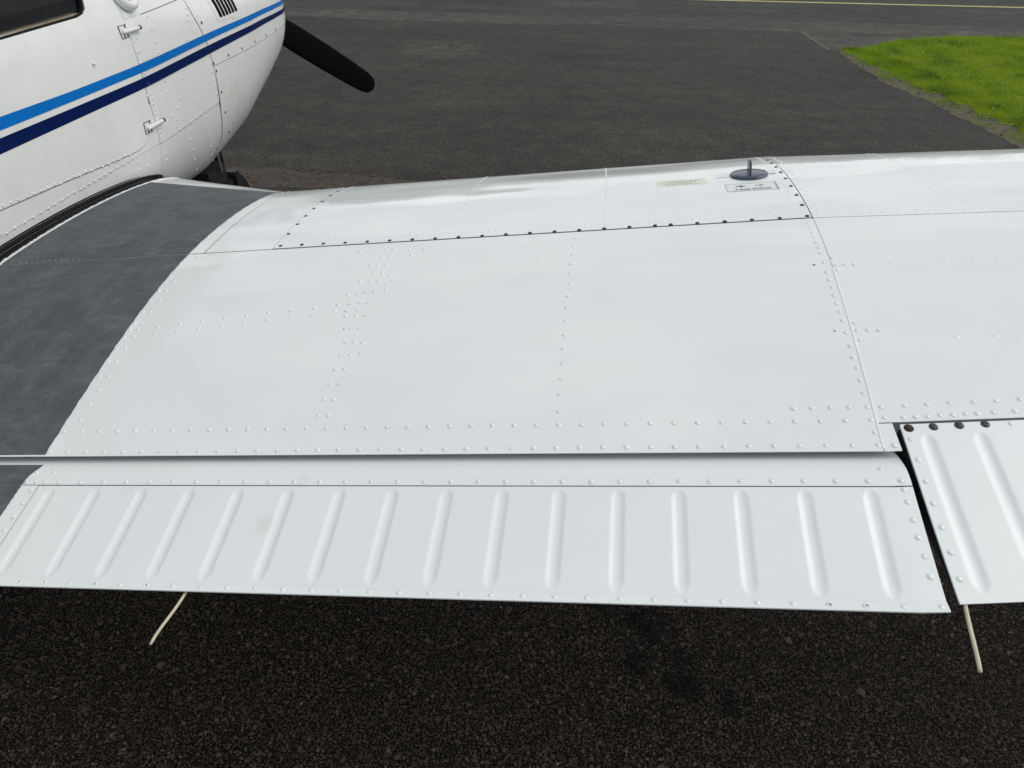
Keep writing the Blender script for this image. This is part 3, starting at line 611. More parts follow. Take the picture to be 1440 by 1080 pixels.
# ------------------------------------------------------------------ fuel cap and printed labels
p, a, b, nn = wing_frame(2.607, 0.239); p = Vector(p)+Vector(nn)*0.0008; ca, cb, cn = Vector(a), Vector(b), Vector(nn)
V, F = lathe([(0.046, -0.002), (0.0475, 0.001), (0.0475, 0.0035), (0.045, 0.0058), (0.034, 0.0078), (0.018, 0.0092), (0.004, 0.0098)], p, cn, 40)
cap = mesh('fuel_cap', V, F, M['capblue'], plane, True, label='navy blue round fuel filler cap with a raised finger tab')
prof = [(-0.020, 0.008), (0.020, 0.008), (0.019, 0.026), (0.013, 0.036), (0.0, 0.040), (-0.012, 0.037), (-0.019, 0.026)]
V = [p+cb*u+cn*w+ca*t for t in (-0.0027, 0.0027) for u, w in prof]; k = len(prof)
F = [tuple(range(k-1, -1, -1)), tuple(range(k, 2*k))]+[(i, (i+1) % k, k+(i+1) % k, k+i) for i in range(k)]
mesh('finger_tab', V, F, M['capblue'], cap, False)
V, F = lathe([(0.0, 0.006), (0.006, 0.0075), (0.0, 0.0085)], p+ca*0.036+cb*0.012, cn, 10); mesh('red_mark', V, F, M['capred'], cap, True)
def wing_quad(name, x0, x1, s0, s1, mat, off, parent, nx=8, ns=6): return wing_panel(name, parent, x0, x1, s0, s1, nx, ns, off, mat, 0.0006)
wing_quad('alignment_mark', 2.520, 2.5575, 0.2405, 0.2425, M['print_grey'], 0.0010, wing); wing_quad('alignment_mark', 2.6565, 2.672, 0.2375, 0.2405, M['print_dark'], 0.0010, wing)
lab = wing_quad('fuel_label', 2.5365, 2.6585, 0.2835, 0.3190, M['label_white'], 0.0010, wing, 12, 8)
lab['label'] = 'white AVGAS ONLY label beside the fuel cap'
for q in ((2.5365, 2.6585, 0.3182, 0.3190, 'print_grey'), (2.5365, 2.6585, 0.2835, 0.2843, 'print_grey'), (2.5365, 2.5375, 0.2845, 0.3180, 'print_grey'), (2.6545, 2.6585, 0.2845, 0.3180, 'print_grey')):
    wing_quad('border', q[0], q[1], q[2], q[3], M[q[4]], 0.0014, lab)
def on_wing(V2, F2, name, mat, cx, cs, parent, off=0.0014):
    """flat (u, v) outline laid on the wing, turned to be read from ahead of the leading edge"""
    P = [];
    for u, v in V2:
        pp, aa, bb, n_ = wing_frame(cx-u, cs+v/CH); P.append(pp+n_*off)
    return mesh(name, P, F2, mat, parent, False)
def text_on_wing(body, size, cx, cs, mat, parent, name='lettering', xscale=1.0):
    cu = bpy.data.curves.new('txt', 'FONT'); cu.body = body; cu.size = size; cu.align_x = 'CENTER'; cu.align_y = 'CENTER'; cu.resolution_u = 3; cu.offset = size*0.022
    ob = bpy.data.objects.new('txt', cu); COL.objects.link(ob); dg = bpy.context.evaluated_depsgraph_get(); dg.update()
    me_ = bpy.data.meshes.new_from_object(ob.evaluated_get(dg)); V2 = [(v.co.x*xscale, v.co.y) for v in me_.vertices]; F2 = [tuple(pl.vertices) for pl in me_.polygons]
    bpy.data.objects.remove(ob); bpy.data.curves.remove(cu); bpy.data.meshes.remove(me_)
    return on_wing(V2, F2, name, mat, cx, cs, parent)
text_on_wing('AVGAS ONLY', 0.0135, 2.598, 0.3112, M['print_dark'], lab, xscale=1.05)
PLANE2 = [(-.012, 0), (-.004, .0016), (.004, .008), (.0065, .008), (.002, .0012), (.009, .001), (.012, .004), (.0135, .004), (.0125, 0), (.0135, -.004), (.012, -.004), (.009, -.001), (.002, -.0012), (.0065, -.008), (.004, -.008), (-.004, -.0016)]
def fan(poly): 
    r = delaunay_2d_cdt([Vector(q) for q in poly], [(i, (i+1) % len(poly)) for i in range(len(poly))], [list(range(len(poly)))], 1, 1e-7)
    return [tuple(v) for v in r[0]], [tuple(f) for f in r[2]]
for cx_ in (2.575, 2.622):
    v2, f2_ = fan([(x*1.1, y*1.1) for x, y in PLANE2]); on_wing(v2, f2_, 'emblem', M['print_dark'] if cx_ < 2.6 else M['print_grey'], cx_, 0.2965, lab)
note = wing_quad('caution_label', 2.370, 2.496, 0.2395, 0.2715, M['label_cream'], 0.0010, wing, 12, 8); note['label'] = 'faded cream label with small worn print'
for i in range(5):
    ss = 0.2455+i*0.0050; xa, xb = 2.385+0.006*((i*7) % 3), 2.482-0.007*((i*5) % 4); x = xa
    while x < xb:
        w = random.uniform(0.004, 0.011); wing_quad('worn_print', x, min(x+w, xb), ss, ss+0.0017, M['print_green'], 0.0014, note, 2, 2); x += w+random.uniform(0.0015, 0.003)

# ------------------------------------------------------------------ static wicks
def wick(X, s, dx, length, r, sag, wob, par):
    st0 = Vector(wing_pt(X, s))+Vector((-dx*.2, 0.03, -0.006)); pts = [st0]; n = 12
    for i in range(n+1):
        t = i/n; pts.append(Vector(wing_pt(X, s))+Vector((dx*t+wob*math.sin(t*5.2), -length*t, -0.006-sag*t*t)))
    V, F = tube(pts, [r]*(len(pts)-1)+[r*0.92], 10)
    o = mesh('static_wick', V, F, M['wick'], par); return o
w1 = wick(1.590, 0.997, -0.012, 0.094, 0.0024, 0.010, 0.0018, flap); w1['label'] = 'thin cream wick trailing from the flap edge'
w2 = wick(2.752, 0.990, -0.020, 0.104, 0.0027, 0.003, -0.0006, aileron); w2['label'] = 'cream wick trailing from the aileron corner'

# ------------------------------------------------------------------ fuselage
ST = np.array([(-4.6, .10, .34, .62, .50, 2.4), (-1.5, .46, .06, 1.02, .50, 3.0), (0.6, .565, .0, 1.02, .50, 3.4), (1.8, .570, -.05, 1.0, .50, 3.2), (2.35, .567, -.09, .86, .50, 2.8),
 (2.8, .555, -.035, .84, .50, 2.45), (3.1, .532, .065, .82, .50, 2.25), (3.3, .507, .15, .78, .50, 2.2), (3.40, .475, .215, .74, .50, 2.15), (3.46, .425, .28, .69, .50, 2.1), (3.49, .345, .35, .63, .50, 2.0)])
def fst(Y): return [np.interp(Y, ST[:, 0], ST[:, i]) for i in range(1, 6)]
def halfw(Y, Z):
    w, zb, zt, zc, n = fst(Y); t = np.clip(np.where(Z < zc, (zc-Z)/(zc-zb), (Z-zc)/(zt-zc)), 0, 0.9999); e = np.where(Z < zc, n, 3.2)
    return w*(1-t**e)**(1/e)
def body_pt(Y, Z, off=0.0):
    Y, Z = np.broadcast_arrays(np.asarray(Y, float), np.asarray(Z, float)); e = 2e-3
    x = halfw(Y, Z); gy = (halfw(Y+e, Z)-halfw(Y-e, Z))/(2*e); gz = (halfw(Y, Z+e)-halfw(Y, Z-e))/(2*e)
    n = unit(np.stack([np.ones_like(x), -gy, -gz], -1))
    return np.stack([x, Y, Z+ZG], -1)+n*np.asarray(off)[..., None], n
def body_frame(Y, Z, off=0.0):
    p, n = body_pt(np.array(Y), np.array(Z), np.array(off)); n = Vector(n); p = Vector(p); f = Vector((0, 1, 0)); f = (f-n*f.dot(n)).normalized(); u = n.cross(f)
    return p, f, u, n                                  # forward, (down/up), outward
WY0, WY1, WZ0 = 0.2, 1.70, 0.752                        # side window opening
def build_body():
    Ys = np.concatenate([np.linspace(-4.6, -0.2, 23), np.linspace(0.0, 3.0, 121), np.linspace(3.02, 3.49, 40)]); V, F = [], []; n = 72
    for Y in Ys:
        w, zb, zt, zc, e = [float(q) for q in fst(Y)]
        for i in range(n):
            t = 2*math.pi*i/n; c, s = math.cos(t), math.sin(t); ee = e if s < 0 else 3.2; h = (zc-zb) if s < 0 else (zt-zc)
            V.append((math.copysign(abs(c)**(2/ee), c)*w, Y, zc+math.copysign(abs(s)**(2/ee), s)*h+ZG))
    for k in range(len(Ys)-1):
        for i in range(n):
            j = (i+1) % n; q = (k*n+i, (k+1)*n+i, (k+1)*n+j, k*n+j); c = sum((Vector(V[a]) for a in q), Vector())/4
            if abs(c.x) > 0.3 and WY0-0.02 < c.y < WY1+0.012 and WZ0-0.012 < c.z-ZG < 0.93: continue
            F.append(q)
    F.append(tuple(range(n-1, -1, -1))[::-1]); F.append(tuple((len(Ys)-1)*n+i for i in range(n)))
    return V, F
V, F = build_body(); mi = []
for q in F:
    c = sum((Vector(V[a]) for a in q), Vector())/len(q); mi.append(int(c.x > 0.25 and 0.55 < c.y < 3.44 and 0.06 < c.z-ZG < 0.70))
body = mesh('fuselage', V, F, [M['body_white'], M['primer_gap_shade']], plane, True, mi)
V, F = box((0, 0.95, 0.80+ZG), 0.52, 0.90, 0.16); liner = mesh('cabin_interior', V, [f[::-1] for f in F], M['black'], body, False)
def body_panel(name, outline, off=0.0028, mat=None, step=0.035, depth=0.0032, parent=None, **props):
    """a skin panel: outline in (Y, Z) laid on the curved side, with its own rim"""
    pts = []
    for i, q in enumerate(outline):
        r = outline[(i+1) % len(outline)]; k = max(1, int(math.hypot(r[0]-q[0], r[1]-q[1])/0.02))
        pts += [(q[0]+(r[0]-q[0])*j/k, q[1]+(r[1]-q[1])*j/k) for j in range(k)]
    nb = len(pts); ys = [p_[0] for p_ in pts]; zs = [p_[1] for p_ in pts]; inner = []
    def inside(y, z):
        c = False
        for i in range(nb):
            (y1, z1), (y2, z2) = pts[i], pts[(i+1) % nb]
            if (z1 > z) != (z2 > z) and y < (y2-y1)*(z-z1)/(z2-z1)+y1: c = not c
        return c
    for y in np.arange(min(ys), max(ys), step):
        for z in np.arange(min(zs), max(zs), step):
            if inside(y, z) and min((y-a)**2+(z-b)**2 for a, b in pts) > (0.45*step)**2: inner.append((float(y), float(z)))
    allp = pts+inner
    r = delaunay_2d_cdt([Vector(q) for q in allp], [(i, (i+1) % nb) for i in range(nb)], [list(range(nb))], 1, 1e-6)
    YZ = np.array([tuple(v) for v in r[0]]); P, N = body_pt(YZ[:, 0], YZ[:, 1], np.full(len(YZ), off))
    B = np.array(pts); T0, N0 = body_pt(B[:, 0], B[:, 1], np.full(nb, off)); T1 = T0-N0*depth
    V = np.concatenate([P, T0, T1]); b0 = len(P); F = []
    for f in r[2]:
        f = list(f); a_, b_, c_ = P[f[0]], P[f[1]], P[f[2]]
        if np.dot(np.cross(b_-a_, c_-a_), N[f[0]]) < 0: f = f[::-1]
        F.append(tuple(f))
    for i in range(nb):
        j = (i+1) % nb; F.append((b0+i, b0+j, b0+nb+j, b0+nb+i))
    return mesh(name, V, F, mat or M['body_white'], parent or body, True, **props)
DOOR_B = [(0.62, .398), (0.85, .381), (1.023, .366), (1.302, .345), (1.58, .320), (1.68, .3135), (1.725, .316), (1.758, .327), (1.785, .345), (1.806, .368), (1.820, .41)]
def inset(pts, d): return [(y, z+d) for y, z in pts]
win = [(1.700, .93), (1.700, .812), (1.694, .790), (1.680, .770), (1.655, .758), (1.62, .7535), (0.62, .748)]
body_panel('door', [(0.62, .70)]+inset(DOOR_B, 0.003)+[(1.829, .48), (1.835, .60), (1.838, .70), (1.842, .93)]+win, 0.0050, depth=0.0055)
body_panel('door_sill_panel', [(0.50, .302)]+[(1.30, .302), (1.62, .299), (1.838, .2965), (1.833, .44), (1.827, .43)]+inset(DOOR_B, -0.001)[::-1]+[(0.5, .405)], 0.0030)
body_panel('belly_panel', [(0.50, .18), (1.5, .15), (1.8376, .08), (1.8376, .2945), (1.62, .2970), (1.30, .30), (0.50, .30)], 0.0012)
body_panel('forward_side_panel', [(1.8415, .2925), (2.10, .300), (2.347, .3115), (2.3545, .44), (2.3465, .54), (2.300, .66), (2.285, .80), (1.8470, .93), (1.8420, .60), (1.8370, .47)], 0.0024)
body_panel('forward_lower_panel', [(1.8395, .06), (2.10, -.02), (2.385, -.045), (2.385, .02), (2.377, .15), (2.3545, .26), (2.3475, .3085), (2.10, .2970), (1.8395, .2895)], 0.0008)
body_panel('cowl_lower', [(2.389, -.05), (2.6, -.02), (2.8, .02), (3.1, .11), (3.3, .19), (3.40, .25), (3.46, .31), (3.48, .36), (3.486, .4545), (3.3, .4575), (2.9, .4525), (2.6, .4515), (2.3585, .4555), (2.3590, .43), (2.3585, .26), (2.381, .15), (2.389, .02)], 0.0036, step=0.03)
body_panel('cowl_upper', [(2.3575, .4580), (2.6, .4540), (2.9, .4550), (3.3, .4600), (3.485, .4570), (3.485, .60), (3.45, .66), (3.38, .70), (3.2, .74), (2.8, .78), (2.290, .80), (2.305, .66), (2.3510, .54)], 0.0036, step=0.03)
def body_strip(name, top, bot, mat, off, n=160, parent=None, depth=0.0007):
    Y = np.linspace(top[0][0], top[-1][0], n); zt_ = np.interp(Y, *zip(*top)); zb_ = np.interp(Y, *zip(*bot)); k = 5
    ker = np.ones(13)/13; sm = lambda z: np.convolve(np.pad(z, 6, 'edge'), ker, 'valid'); zt_, zb_ = sm(zt_), sm(zb_)
    Z = zb_[:, None]+(zt_-zb_)[:, None]*np.linspace(0, 1, k)[None]; YY = np.broadcast_to(Y[:, None], Z.shape); P, N = body_pt(YY, Z, np.full(Z.shape, off))
    return sheet_from_grid(name, P, mat, parent or body, depth, N=N)
body_strip('light_blue_stripe', [(0.5, .600), (1.155, .585), (1.46, .576), (1.865, .573), (2.39, .582), (3.0, .580), (3.475, .566)], [(0.5, .566), (1.155, .553), (1.46, .549), (1.865, .546), (2.39, .558), (3.0, .560), (3.475, .548)], M['blue'], 0.0060)
body_strip('navy_stripe', [(0.5, .545), (1.125, .536), (1.435, .532), (1.839, .528), (2.362, .540), (3.0, .541), (3.475, .529)], [(0.5, .500), (1.125, .499), (1.435, .498), (1.835, .496), (2.344, .509), (3.0, .518), (3.475, .512)], M['navy'], 0.0060)
# window: glass, seal and tan sill behind the pane
body_panel('window_pane', [(0.40, .745), (1.62, .7505), (1.66, .756), (1.684, .768), (1.698, .79), (1.704, .81), (1.704, .93), (0.40, .93)], -0.010, M['glass'], 0.08, 0.002)
def wline(pts, zshift, yshift): return [(y+yshift, z+zshift) for y, z in pts]
wb = win[::-1]
def offset_strip(name, line, w, off, mat, depth):
    P0 = []
    for i, q in enumerate(line):
        a_ = Vector(line[max(0, i-1)]); b_ = Vector(line[min(len(line)-1, i+1)]); d = (b_-a_).normalized(); nrm = Vector((-d.y, d.x)); P0.append((q, (q[0]+nrm.x*w, q[1]+nrm.y*w)))
    Yg = np.array([[q[0][0], q[1][0]] for q in P0]); Zg = np.array([[q[0][1], q[1][1]] for q in P0]); P, N = body_pt(Yg, Zg, np.full(Yg.shape, off))
    return sheet_from_grid(name, P, mat, body, depth, flip=False, N=N)
offset_strip('window_seal', wb, 0.007, 0.001, M['rubber'], 0.02)
V, F = box((0.515, 0.95, 0.742+ZG), 0.028, 0.70, 0.018, (Vector((1, 0, 0)), Vector((0, 1, 0.004)).normalized(), Vector((0, 0, 1)))); mesh('window_sill', V, F, M['tan'], body, False)
V, F = join([box((0.30, 1.35, 0.79+ZG), 0.14, 0.012, 0.01), box((0.32, 1.15, 0.86+ZG), 0.12, 0.22, 0.012), box((0.28, 0.8, 0.72+ZG), 0.15, 0.10, 0.10)]); mesh('seat_back', V, F, M['rubber'], body, False)
# door hinges
def hinge(Y, Z, length, ang):
    p, f, u, n = body_frame(Y, Z, 0.006); f2 = (f*math.cos(ang)+u*math.sin(ang)).normalized(); u2 = n.cross(f2)
    V, F = box(p-f2*0.018+u2*0.000, 0.022, 0.018, 0.0016, (f2, u2, n)); h = mesh('door_hinge', V, F, M['body_white'], body, False)
    a0, a1 = p-f2*0.034+n*0.007, p+f2*(length-0.034)+n*0.007
    V, F = tube([a0, a0+f2*0.004, a1-f2*0.004, a1], [0.005, 0.0072, 0.0072, 0.005], 14); mesh('hinge_barrel', V, F, M['body_white'], h)
    V, F = lathe([(0.0075, 0), (0.0075, 0.010), (0.005, 0.012)], a1-f2*0.003, f2, 12); mesh('hinge_pin', V, F, M['screw'], h)
    for (q, w) in ((-0.036, 0.013), (-0.026, -0.014), (-0.006, -0.013), (-0.006, 0.014)):
        V, F = lathe([(0.0045, 0), (0.0045, 0.0015), (0.0025, 0.003)], p+f2*q+u2*w+n*0.001, n, 10); mesh('hinge_bolt', V, F, M['screw'] if q > -0.03 else M['body_white'], h)
    V, F = box(p-f2*0.018-n*0.0006, 0.0240, 0.0200, 0.0012, (f2, u2, n)); mesh('hinge_outline', V, F, M['primer_gap_shade'], h, False)  # slightly larger dark plate underneath, drawn as an outline of the hinge
hinge(1.832, 0.681, 0.100, -0.02); hinge(1.800, 0.372, 0.106, 0.0)
V, F = lathe([(0.006, 0), (0.0065, 0.004), (0.004, 0.008), (0.001, 0.009)], *(lambda fr: (fr[0], fr[3]))(body_frame(1.599, 0.625, 0.005)), 14); mesh('door_stud', V, F, M['body_white'], body)
# louvres on the cowl
p0, f0, u0, n0 = body_frame(2.575, 0.66, 0.0045)
body_panel('louvre_plate', [(2.462, .735), (2.492, .604), (2.692, .600), (2.662, .735)], 0.0052, M['body_white'], 0.03, 0.002)
for i in range(6):
    y = 2.490+i*0.0315; body_panel('louvre_slot', [(y+0.006, .728), (y+0.0255, .622), (y+0.031, .616), (y+0.0435, .614), (y+0.0475, .620), (y+0.028, .728)], 0.0066, M['blade'], 0.03, 0.002)
    qa = [(y+0.0285, .728), (y+0.048, .620), (y+0.0535, .616), (y+0.034, .728)]
    body_panel('louvre_blade', qa, 0.0085, M['body_white'], 0.05, 0.003)
body_panel('inspection_panel', [(2.63, .593), (2.66, .592), (2.70, .592), (2.68, .606), (2.63, .597)], 0.0052, M['body_white'], 0.03, 0.002)
# ventilation scoop below the windscreen
body_panel('scoop_base', [(1.8445, .80), (1.853, .716), (1.935, .7135), (1.985, .80)], 0.0046, None, 0.03, 0.004)
pc, fc, uc, nc = body_frame(1.905, 0.790, 0.004)
V, F = [], []; nn_ = 20
for k, (rr, hh) in enumerate(((0.066, 0.0), (0.064, 0.016), (0.056, 0.026), (0.044, 0.024), (0.038, 0.008), (0.037, 0.0))):
    for i in range(nn_): t = 2*math.pi*i/nn_; V.append(pc+fc*(rr*math.cos(t))+uc*(rr*math.sin(t)*1.05)+nc*hh)
for k in range(5):
    for i in range(nn_): j = (i+1) % nn_; F.append((k*nn_+i, k*nn_+j, (k+1)*nn_+j, (k+1)*nn_+i))
mesh('air_scoop', V, F, M['body_white'], body)
V, F = lathe([(0.0375, 0), (0.0375, 0.0055), (0.012, 0.006)], pc, nc, 20); mesh('scoop_mesh', V, F, M['steel'], body)
body_strip('seam_line', [(1.956, .7135), (2.258, .7195)], [(1.956, .7115), (2.258, .7175)], M['primer_gap_shade'], 0.0032, 30)
# rubber seal where the wing meets the fuselage
Ys = np.linspace(0.0, 1.885, 70); pts = []
sl = []
for Y in Ys:
    ss = np.linspace(0.0, 1.0, 500); W = wing_pt(np.full(500, 0.60), ss); i = int(np.argmin(np.abs(W[:, 1]-Y))); zz = W[i, 2]
    if Y > W[0, 1]: zz = W[0, 2]
    sl.append((float(halfw(Y, max(zz-ZG, 0.1)))+0.003, Y, zz+0.004))
V, F = tube(sl, [0.0068]*(len(sl)-1)+[0.004], 10); mesh('wing_root_seal', V, F, M['rubber'], plane)
Y2 = [q for q in sl]; V = []
top = [(x-0.001, y, z+0.0105) for x, y, z in sl]; 
V, F = tube(top, [0.0032]*(len(sl)-1)+[0.002], 8); mesh('seal_lip', V, F, M['rubber'], plane)
wing_panel('root_sealant', wing, 0.56, lambda s: 0.5965+0.0022*math.sin(s*430)+0.0014*math.sin(s*1311), 0.0, 0.8, 5, 300, 0.0011, M['rubber'], 0.0012)
P, N = wing_grid(lambda s: 0.5945+0.0022*math.sin(s*330)+0.0018*math.sin(s*911), 0.6085, 0.0, 0.75, 6, 260, 0.0016)
ob = sheet_from_grid('white_edge_strip', P, M['sealant'], wing, 0.0015, flip=True, N=-N)
tags = []
for s in np.arange(0.10, 0.5, 0.0075): tags.append(frame_matrix(0.5945+random.uniform(-.002, .002), s, 0.0012) @ Matrix.Diagonal((0.8, 1.2, 0.4, 1)))
bake('seal_rivets', tags, RV, RF, M['screw'], plane)
fx = [(0.665+i*0.018, 0.4275+random.uniform(-.0006, .0006)) for i in range(12)]+[(1.045+i*0.012, 0.4275) for i in range(3)]
bake('walkway_rivets', [frame_matrix(x, s, 0.0014) @ Matrix.Diagonal((.5, .5, .5, 1)) for x, s in fx], RV, RF, M['steel'], plane)
# small rivets of the fuselage
def body_matrix(Y, Z, off): 
    p, f, u, n = body_frame(Y, Z, off); mt = Matrix((f, u, n)).transposed().to_4x4(); mt.translation = p; return mt
def pan_off(Y, Z):
    if Y > 2.357: return 0.0036
    if Y > 1.838: return 0.0024 if Z > 0.2955 else 0.0008
    return 0.005 if Z > np.interp(Y, *zip(*DOOR_B)) and Y < 1.83 else (0.003 if Z > 0.2985 else 0.0012)
riv = R_door+R_bel+R_side+[(y, .312) for y in np.arange(0.6, 1.0, 0.03)]+[(1.855, z) for z in np.arange(.33, .93, .035)]+[(2.336, z) for z in np.arange(.32, .55, .03)]
bake('fuselage_rivets', [body_matrix(y, z, pan_off(y, z)) @ Matrix.Diagonal((.92, .92, 2.3, 1)) for y, z in riv], RV, RF, M['body_white'], body)
for y, z in SCR:
    o = link('cowl_screw', screw_me, body); o.matrix_local = body_matrix(y+(0.009 if z < .45 else 0), z+(0.004 if y > 2.45 and z > .4 else 0), 0.0036) @ Matrix.Diagonal((1.15, 1.15, 1, 1))
# lower cowl outlet
V, F = join([box((0.18, 2.50, -0.085+ZG), 0.20, 0.085, 0.045), ]); outlet = mesh('cowl_outlet', V, F, M['black'], body, False)
V, F = box((0.395, 2.52, -0.012+ZG), 0.004, 0.006, 0.052); mesh('outlet_flange', V, F, M['steel'], outlet, False)
V, F = tube([(0.16, 2.70, 0.02+ZG), (0.17, 2.60, -0.16+ZG), (0.17, 2.50, -0.23+ZG)], [0.03, 0.03, 0.03], 14); mesh('exhaust_pipe', V, F, M['steel'], body)

# propeller
HUB = Vector((0, 3.60, 0.585+ZG)); prop = mesh('propeller', *lathe([(0.02, -0.02), (0.085, 0.0), (0.085, 0.06), (0.06, 0.10), (0.02, 0.13)], HUB-Vector((0, .05, 0)), (0, 1, 0), 20), M['blade'], plane)
V, F = lathe([(0.155, 0.0), (0.15, 0.05), (0.125, 0.14), (0.08, 0.22), (0.03, 0.27), (0.004, 0.28)], HUB-Vector((0, .03, 0)), (0, 1, 0), 28); mesh('spinner', V, F, M['body_white'], prop)
def prop_blade(ang):
    ax = Vector((math.cos(ang), 0, math.sin(ang))); tang = Vector((-math.sin(ang), 0, math.cos(ang))); fw = Vector((0, 1, 0)); V, F = [], []
    st_ = [(0.06, .080, .05, 60), (0.16, .105, .036, 48), (0.32, .132, .026, 36), (0.5, .143, .02, 27), (0.7, .138, .016, 21), (0.85, .127, .012, 18), (0.94, .114, .010, 16), (0.985, .088, .008, 15), (1.005, .030, .005, 15)]
    for r, c, t, pa in st_:
        a_ = math.radians(pa); cd = (tang*math.cos(a_)+fw*math.sin(a_)); nd = (fw*math.cos(a_)-tang*math.sin(a_))
        for i in range(16):
            q = 2*math.pi*i/16; V.append(HUB+ax*r+cd*(math.cos(q)*c/2)+nd*(math.sin(q)*t/2))
    for k in range(len(st_)-1):
        for i in range(16): j = (i+1) % 16; F.append((k*16+i, k*16+j, (k+1)*16+j, (k+1)*16+i))
    F.append(tuple((len(st_)-1)*16+i for i in range(16))); return V, F
BA = math.radians(-30.1)
for a_ in (BA, BA+math.pi): mesh('blade', *prop_blade(a_), M['blade'], prop)

# undercarriage
def wheel(c, r, w, par):
    prof = [(r*0.55, -w*0.42), (r*0.85, -w*0.5), (r*0.97, -w*0.34), (r, 0), (r*0.97, w*0.34), (r*0.85, w*0.5), (r*0.55, w*0.42)]
    t = mesh('tyre', *lathe(prof, c, (1, 0, 0), 40), M['rubber'], par)
    mesh('rim', *lathe([(r*0.2, -w*0.46), (r*0.54, -w*0.40), (r*0.54, w*0.40), (r*0.2, w*0.46)], c, (1, 0, 0), 28), M['steel'], t); return t
ng = mesh('nose_gear', *tube([(0, 3.10, 0.06+ZG), (0, 3.20, -0.20+ZG), (0, 3.22, -0.29+ZG)], [0.035, 0.03, 0.022], 14), M['black'], plane)
wheel((0, 3.25, 0.165), 0.165, 0.12, ng)
mesh('fork', *join([box((sx, 3.24, 0.245), 0.007, 0.022, 0.09) for sx in (-0.072, 0.072)]+[box((0, 3.23, 0.342), 0.079, 0.022, 0.010)]), M['black'], ng, False)
for sx in (1, -1):
    mg = mesh('main_gear', *tube([(sx*1.50, 1.02, 0.80), (sx*1.52, 0.98, 0.42), (sx*1.52, 0.97, 0.22)], [0.035, 0.035, 0.028], 14), M['body_white'], plane)
    wheel((sx*1.60, 0.96, 0.205), 0.205, 0.16, mg)
    mesh('axle', *tube([(sx*1.50, 0.965, 0.21), (sx*1.62, 0.965, 0.205)], [0.02, 0.02], 10), M['steel'], mg)

# ------------------------------------------------------------------ ground
def poly_sheet(name, poly, z, mat, **props):
    v, f = fan(poly); f = [q if (Vector(v[q[1]])-Vector(v[q[0]])).cross(Vector(v[q[2]])-Vector(v[q[0]])) > 0 else q[::-1] for q in f]
    return mesh(name, [(x, y, z) for x, y in v], f, mat, None, False, **props)
poly_sheet('ground', [(-900, -900), (900, -900), (900, 900), (-900, 900)], -0.012, M['field'], kind='structure')
poly_sheet('apron', [(-45, -40), (45, -40), (45, 10.46), (-45, 10.46)], 0.0, M['apron'], kind='structure')
poly_sheet('taxiway_shoulder', [(-200, 10.44), (200, 10.44), (200, 11.35), (-200, 11.22)], 0.0012, M['shoulder'], kind='structure')
poly_sheet('taxiway', [(-200, 11.20), (200, 11.33), (200, 24), (-200, 24)], 0.0024, M['taxiway'], kind='structure')
def wobble(a, b, n, amp, seed=0):
    r = random.Random(seed); return [(a[0]+(b[0]-a[0])*i/n+r.uniform(-amp, amp), a[1]+(b[1]-a[1])*i/n+r.uniform(-amp, amp)) for i in range(n)]
poly_sheet('asphalt_patch', [(4.94, 10.43), (5.02, 9.24), (5.3, 9.0), (9.0, 9.0), (9.0, 10.43)], 0.0012, M['shoulder'], kind='structure')
poly_sheet('joint_line', [(4.93, 10.43), (5.01, 9.24), (5.025, 9.24), (4.945, 10.43)], 0.0024, M['oldline'], kind='structure')
poly_sheet('painted_line', [(-200, 12.95), (200, 13.20), (200, 13.31), (-200, 13.06)], 0.0036, M['yellow'], kind='structure')
poly_sheet('marking_tick', [(3.68, 12.20), (3.72, 12.20), (3.73, 13.0), (3.69, 13.0)], 0.003, M['patch'], kind='structure')
rp_ = []
for i in range(40):
    t = 2*math.pi*i/40; rr = 1+0.16*math.sin(3*t+1)+0.08*math.sin(7*t)+random.uniform(-.14, .14); rp_.append((0.12+0.52*rr*math.cos(t), 8.45+0.75*rr*math.sin(t)))
poly_sheet('worn_repair_patch', rp_, 0.0012, M['patch'], kind='structure')
gedge = [(5.18, 9.30), (5.20, 9.05), (5.33, 8.30), (5.49, 7.5), (5.66, 6.96), (5.79, 6.37), (5.89, 5.85), (5.99, 5.4), (6.3, 4.4), (6.8, 2.0), (7.2, -2)]
gtop = [(5.54, 9.43), (6.05, 9.95), (6.8, 10.30), (7.87, 10.43), (12, 10.44), (40, 10.44)]
gpoly = []
for i in range(len(gedge)-1): gpoly += wobble(gedge[i], gedge[i+1], 9, 0.055, i)
gpoly += [(7.2, -2), (8, -12), (40, -12)]+gtop[::-1]
lawn = poly_sheet('lawn', gpoly, 0.004, M['turf'], kind='structure')
sedge = [(5.14, 9.27), (5.12, 8.6), (5.14, 8.25), (5.21, 7.5), (5.39, 6.96), (5.50, 6.37), (5.60, 5.85), (5.68, 5.45), (5.9, 4.4), (6.4, 2.0), (6.8, -2)]
spoly = []
for i in range(len(sedge)-1): spoly += wobble(sedge[i], sedge[i+1], 7, 0.03, 50+i)
spoly += [(6.8, -2), (7.6, -2), (7.2, 2.0), (6.6, 4.4), (6.2, 5.85), (6.0, 7.0), (5.8, 8.2), (5.5, 9.3)]
poly_sheet('soil_verge', spoly, 0.0018, M['soil'], kind='structure')

def in_poly(P, poly):
    c = np.zeros(len(P), bool); x, y = P[:, 0], P[:, 1]
    for i in range(len(poly)):
        (x1, y1), (x2, y2) = poly[i], poly[(i+1) % len(poly)]
        with np.errstate(divide='ignore', invalid='ignore'): c ^= ((y1 > y) != (y2 > y)) & (x < (x2-x1)*(y-y1)/(y2-y1)+x1)
    return c
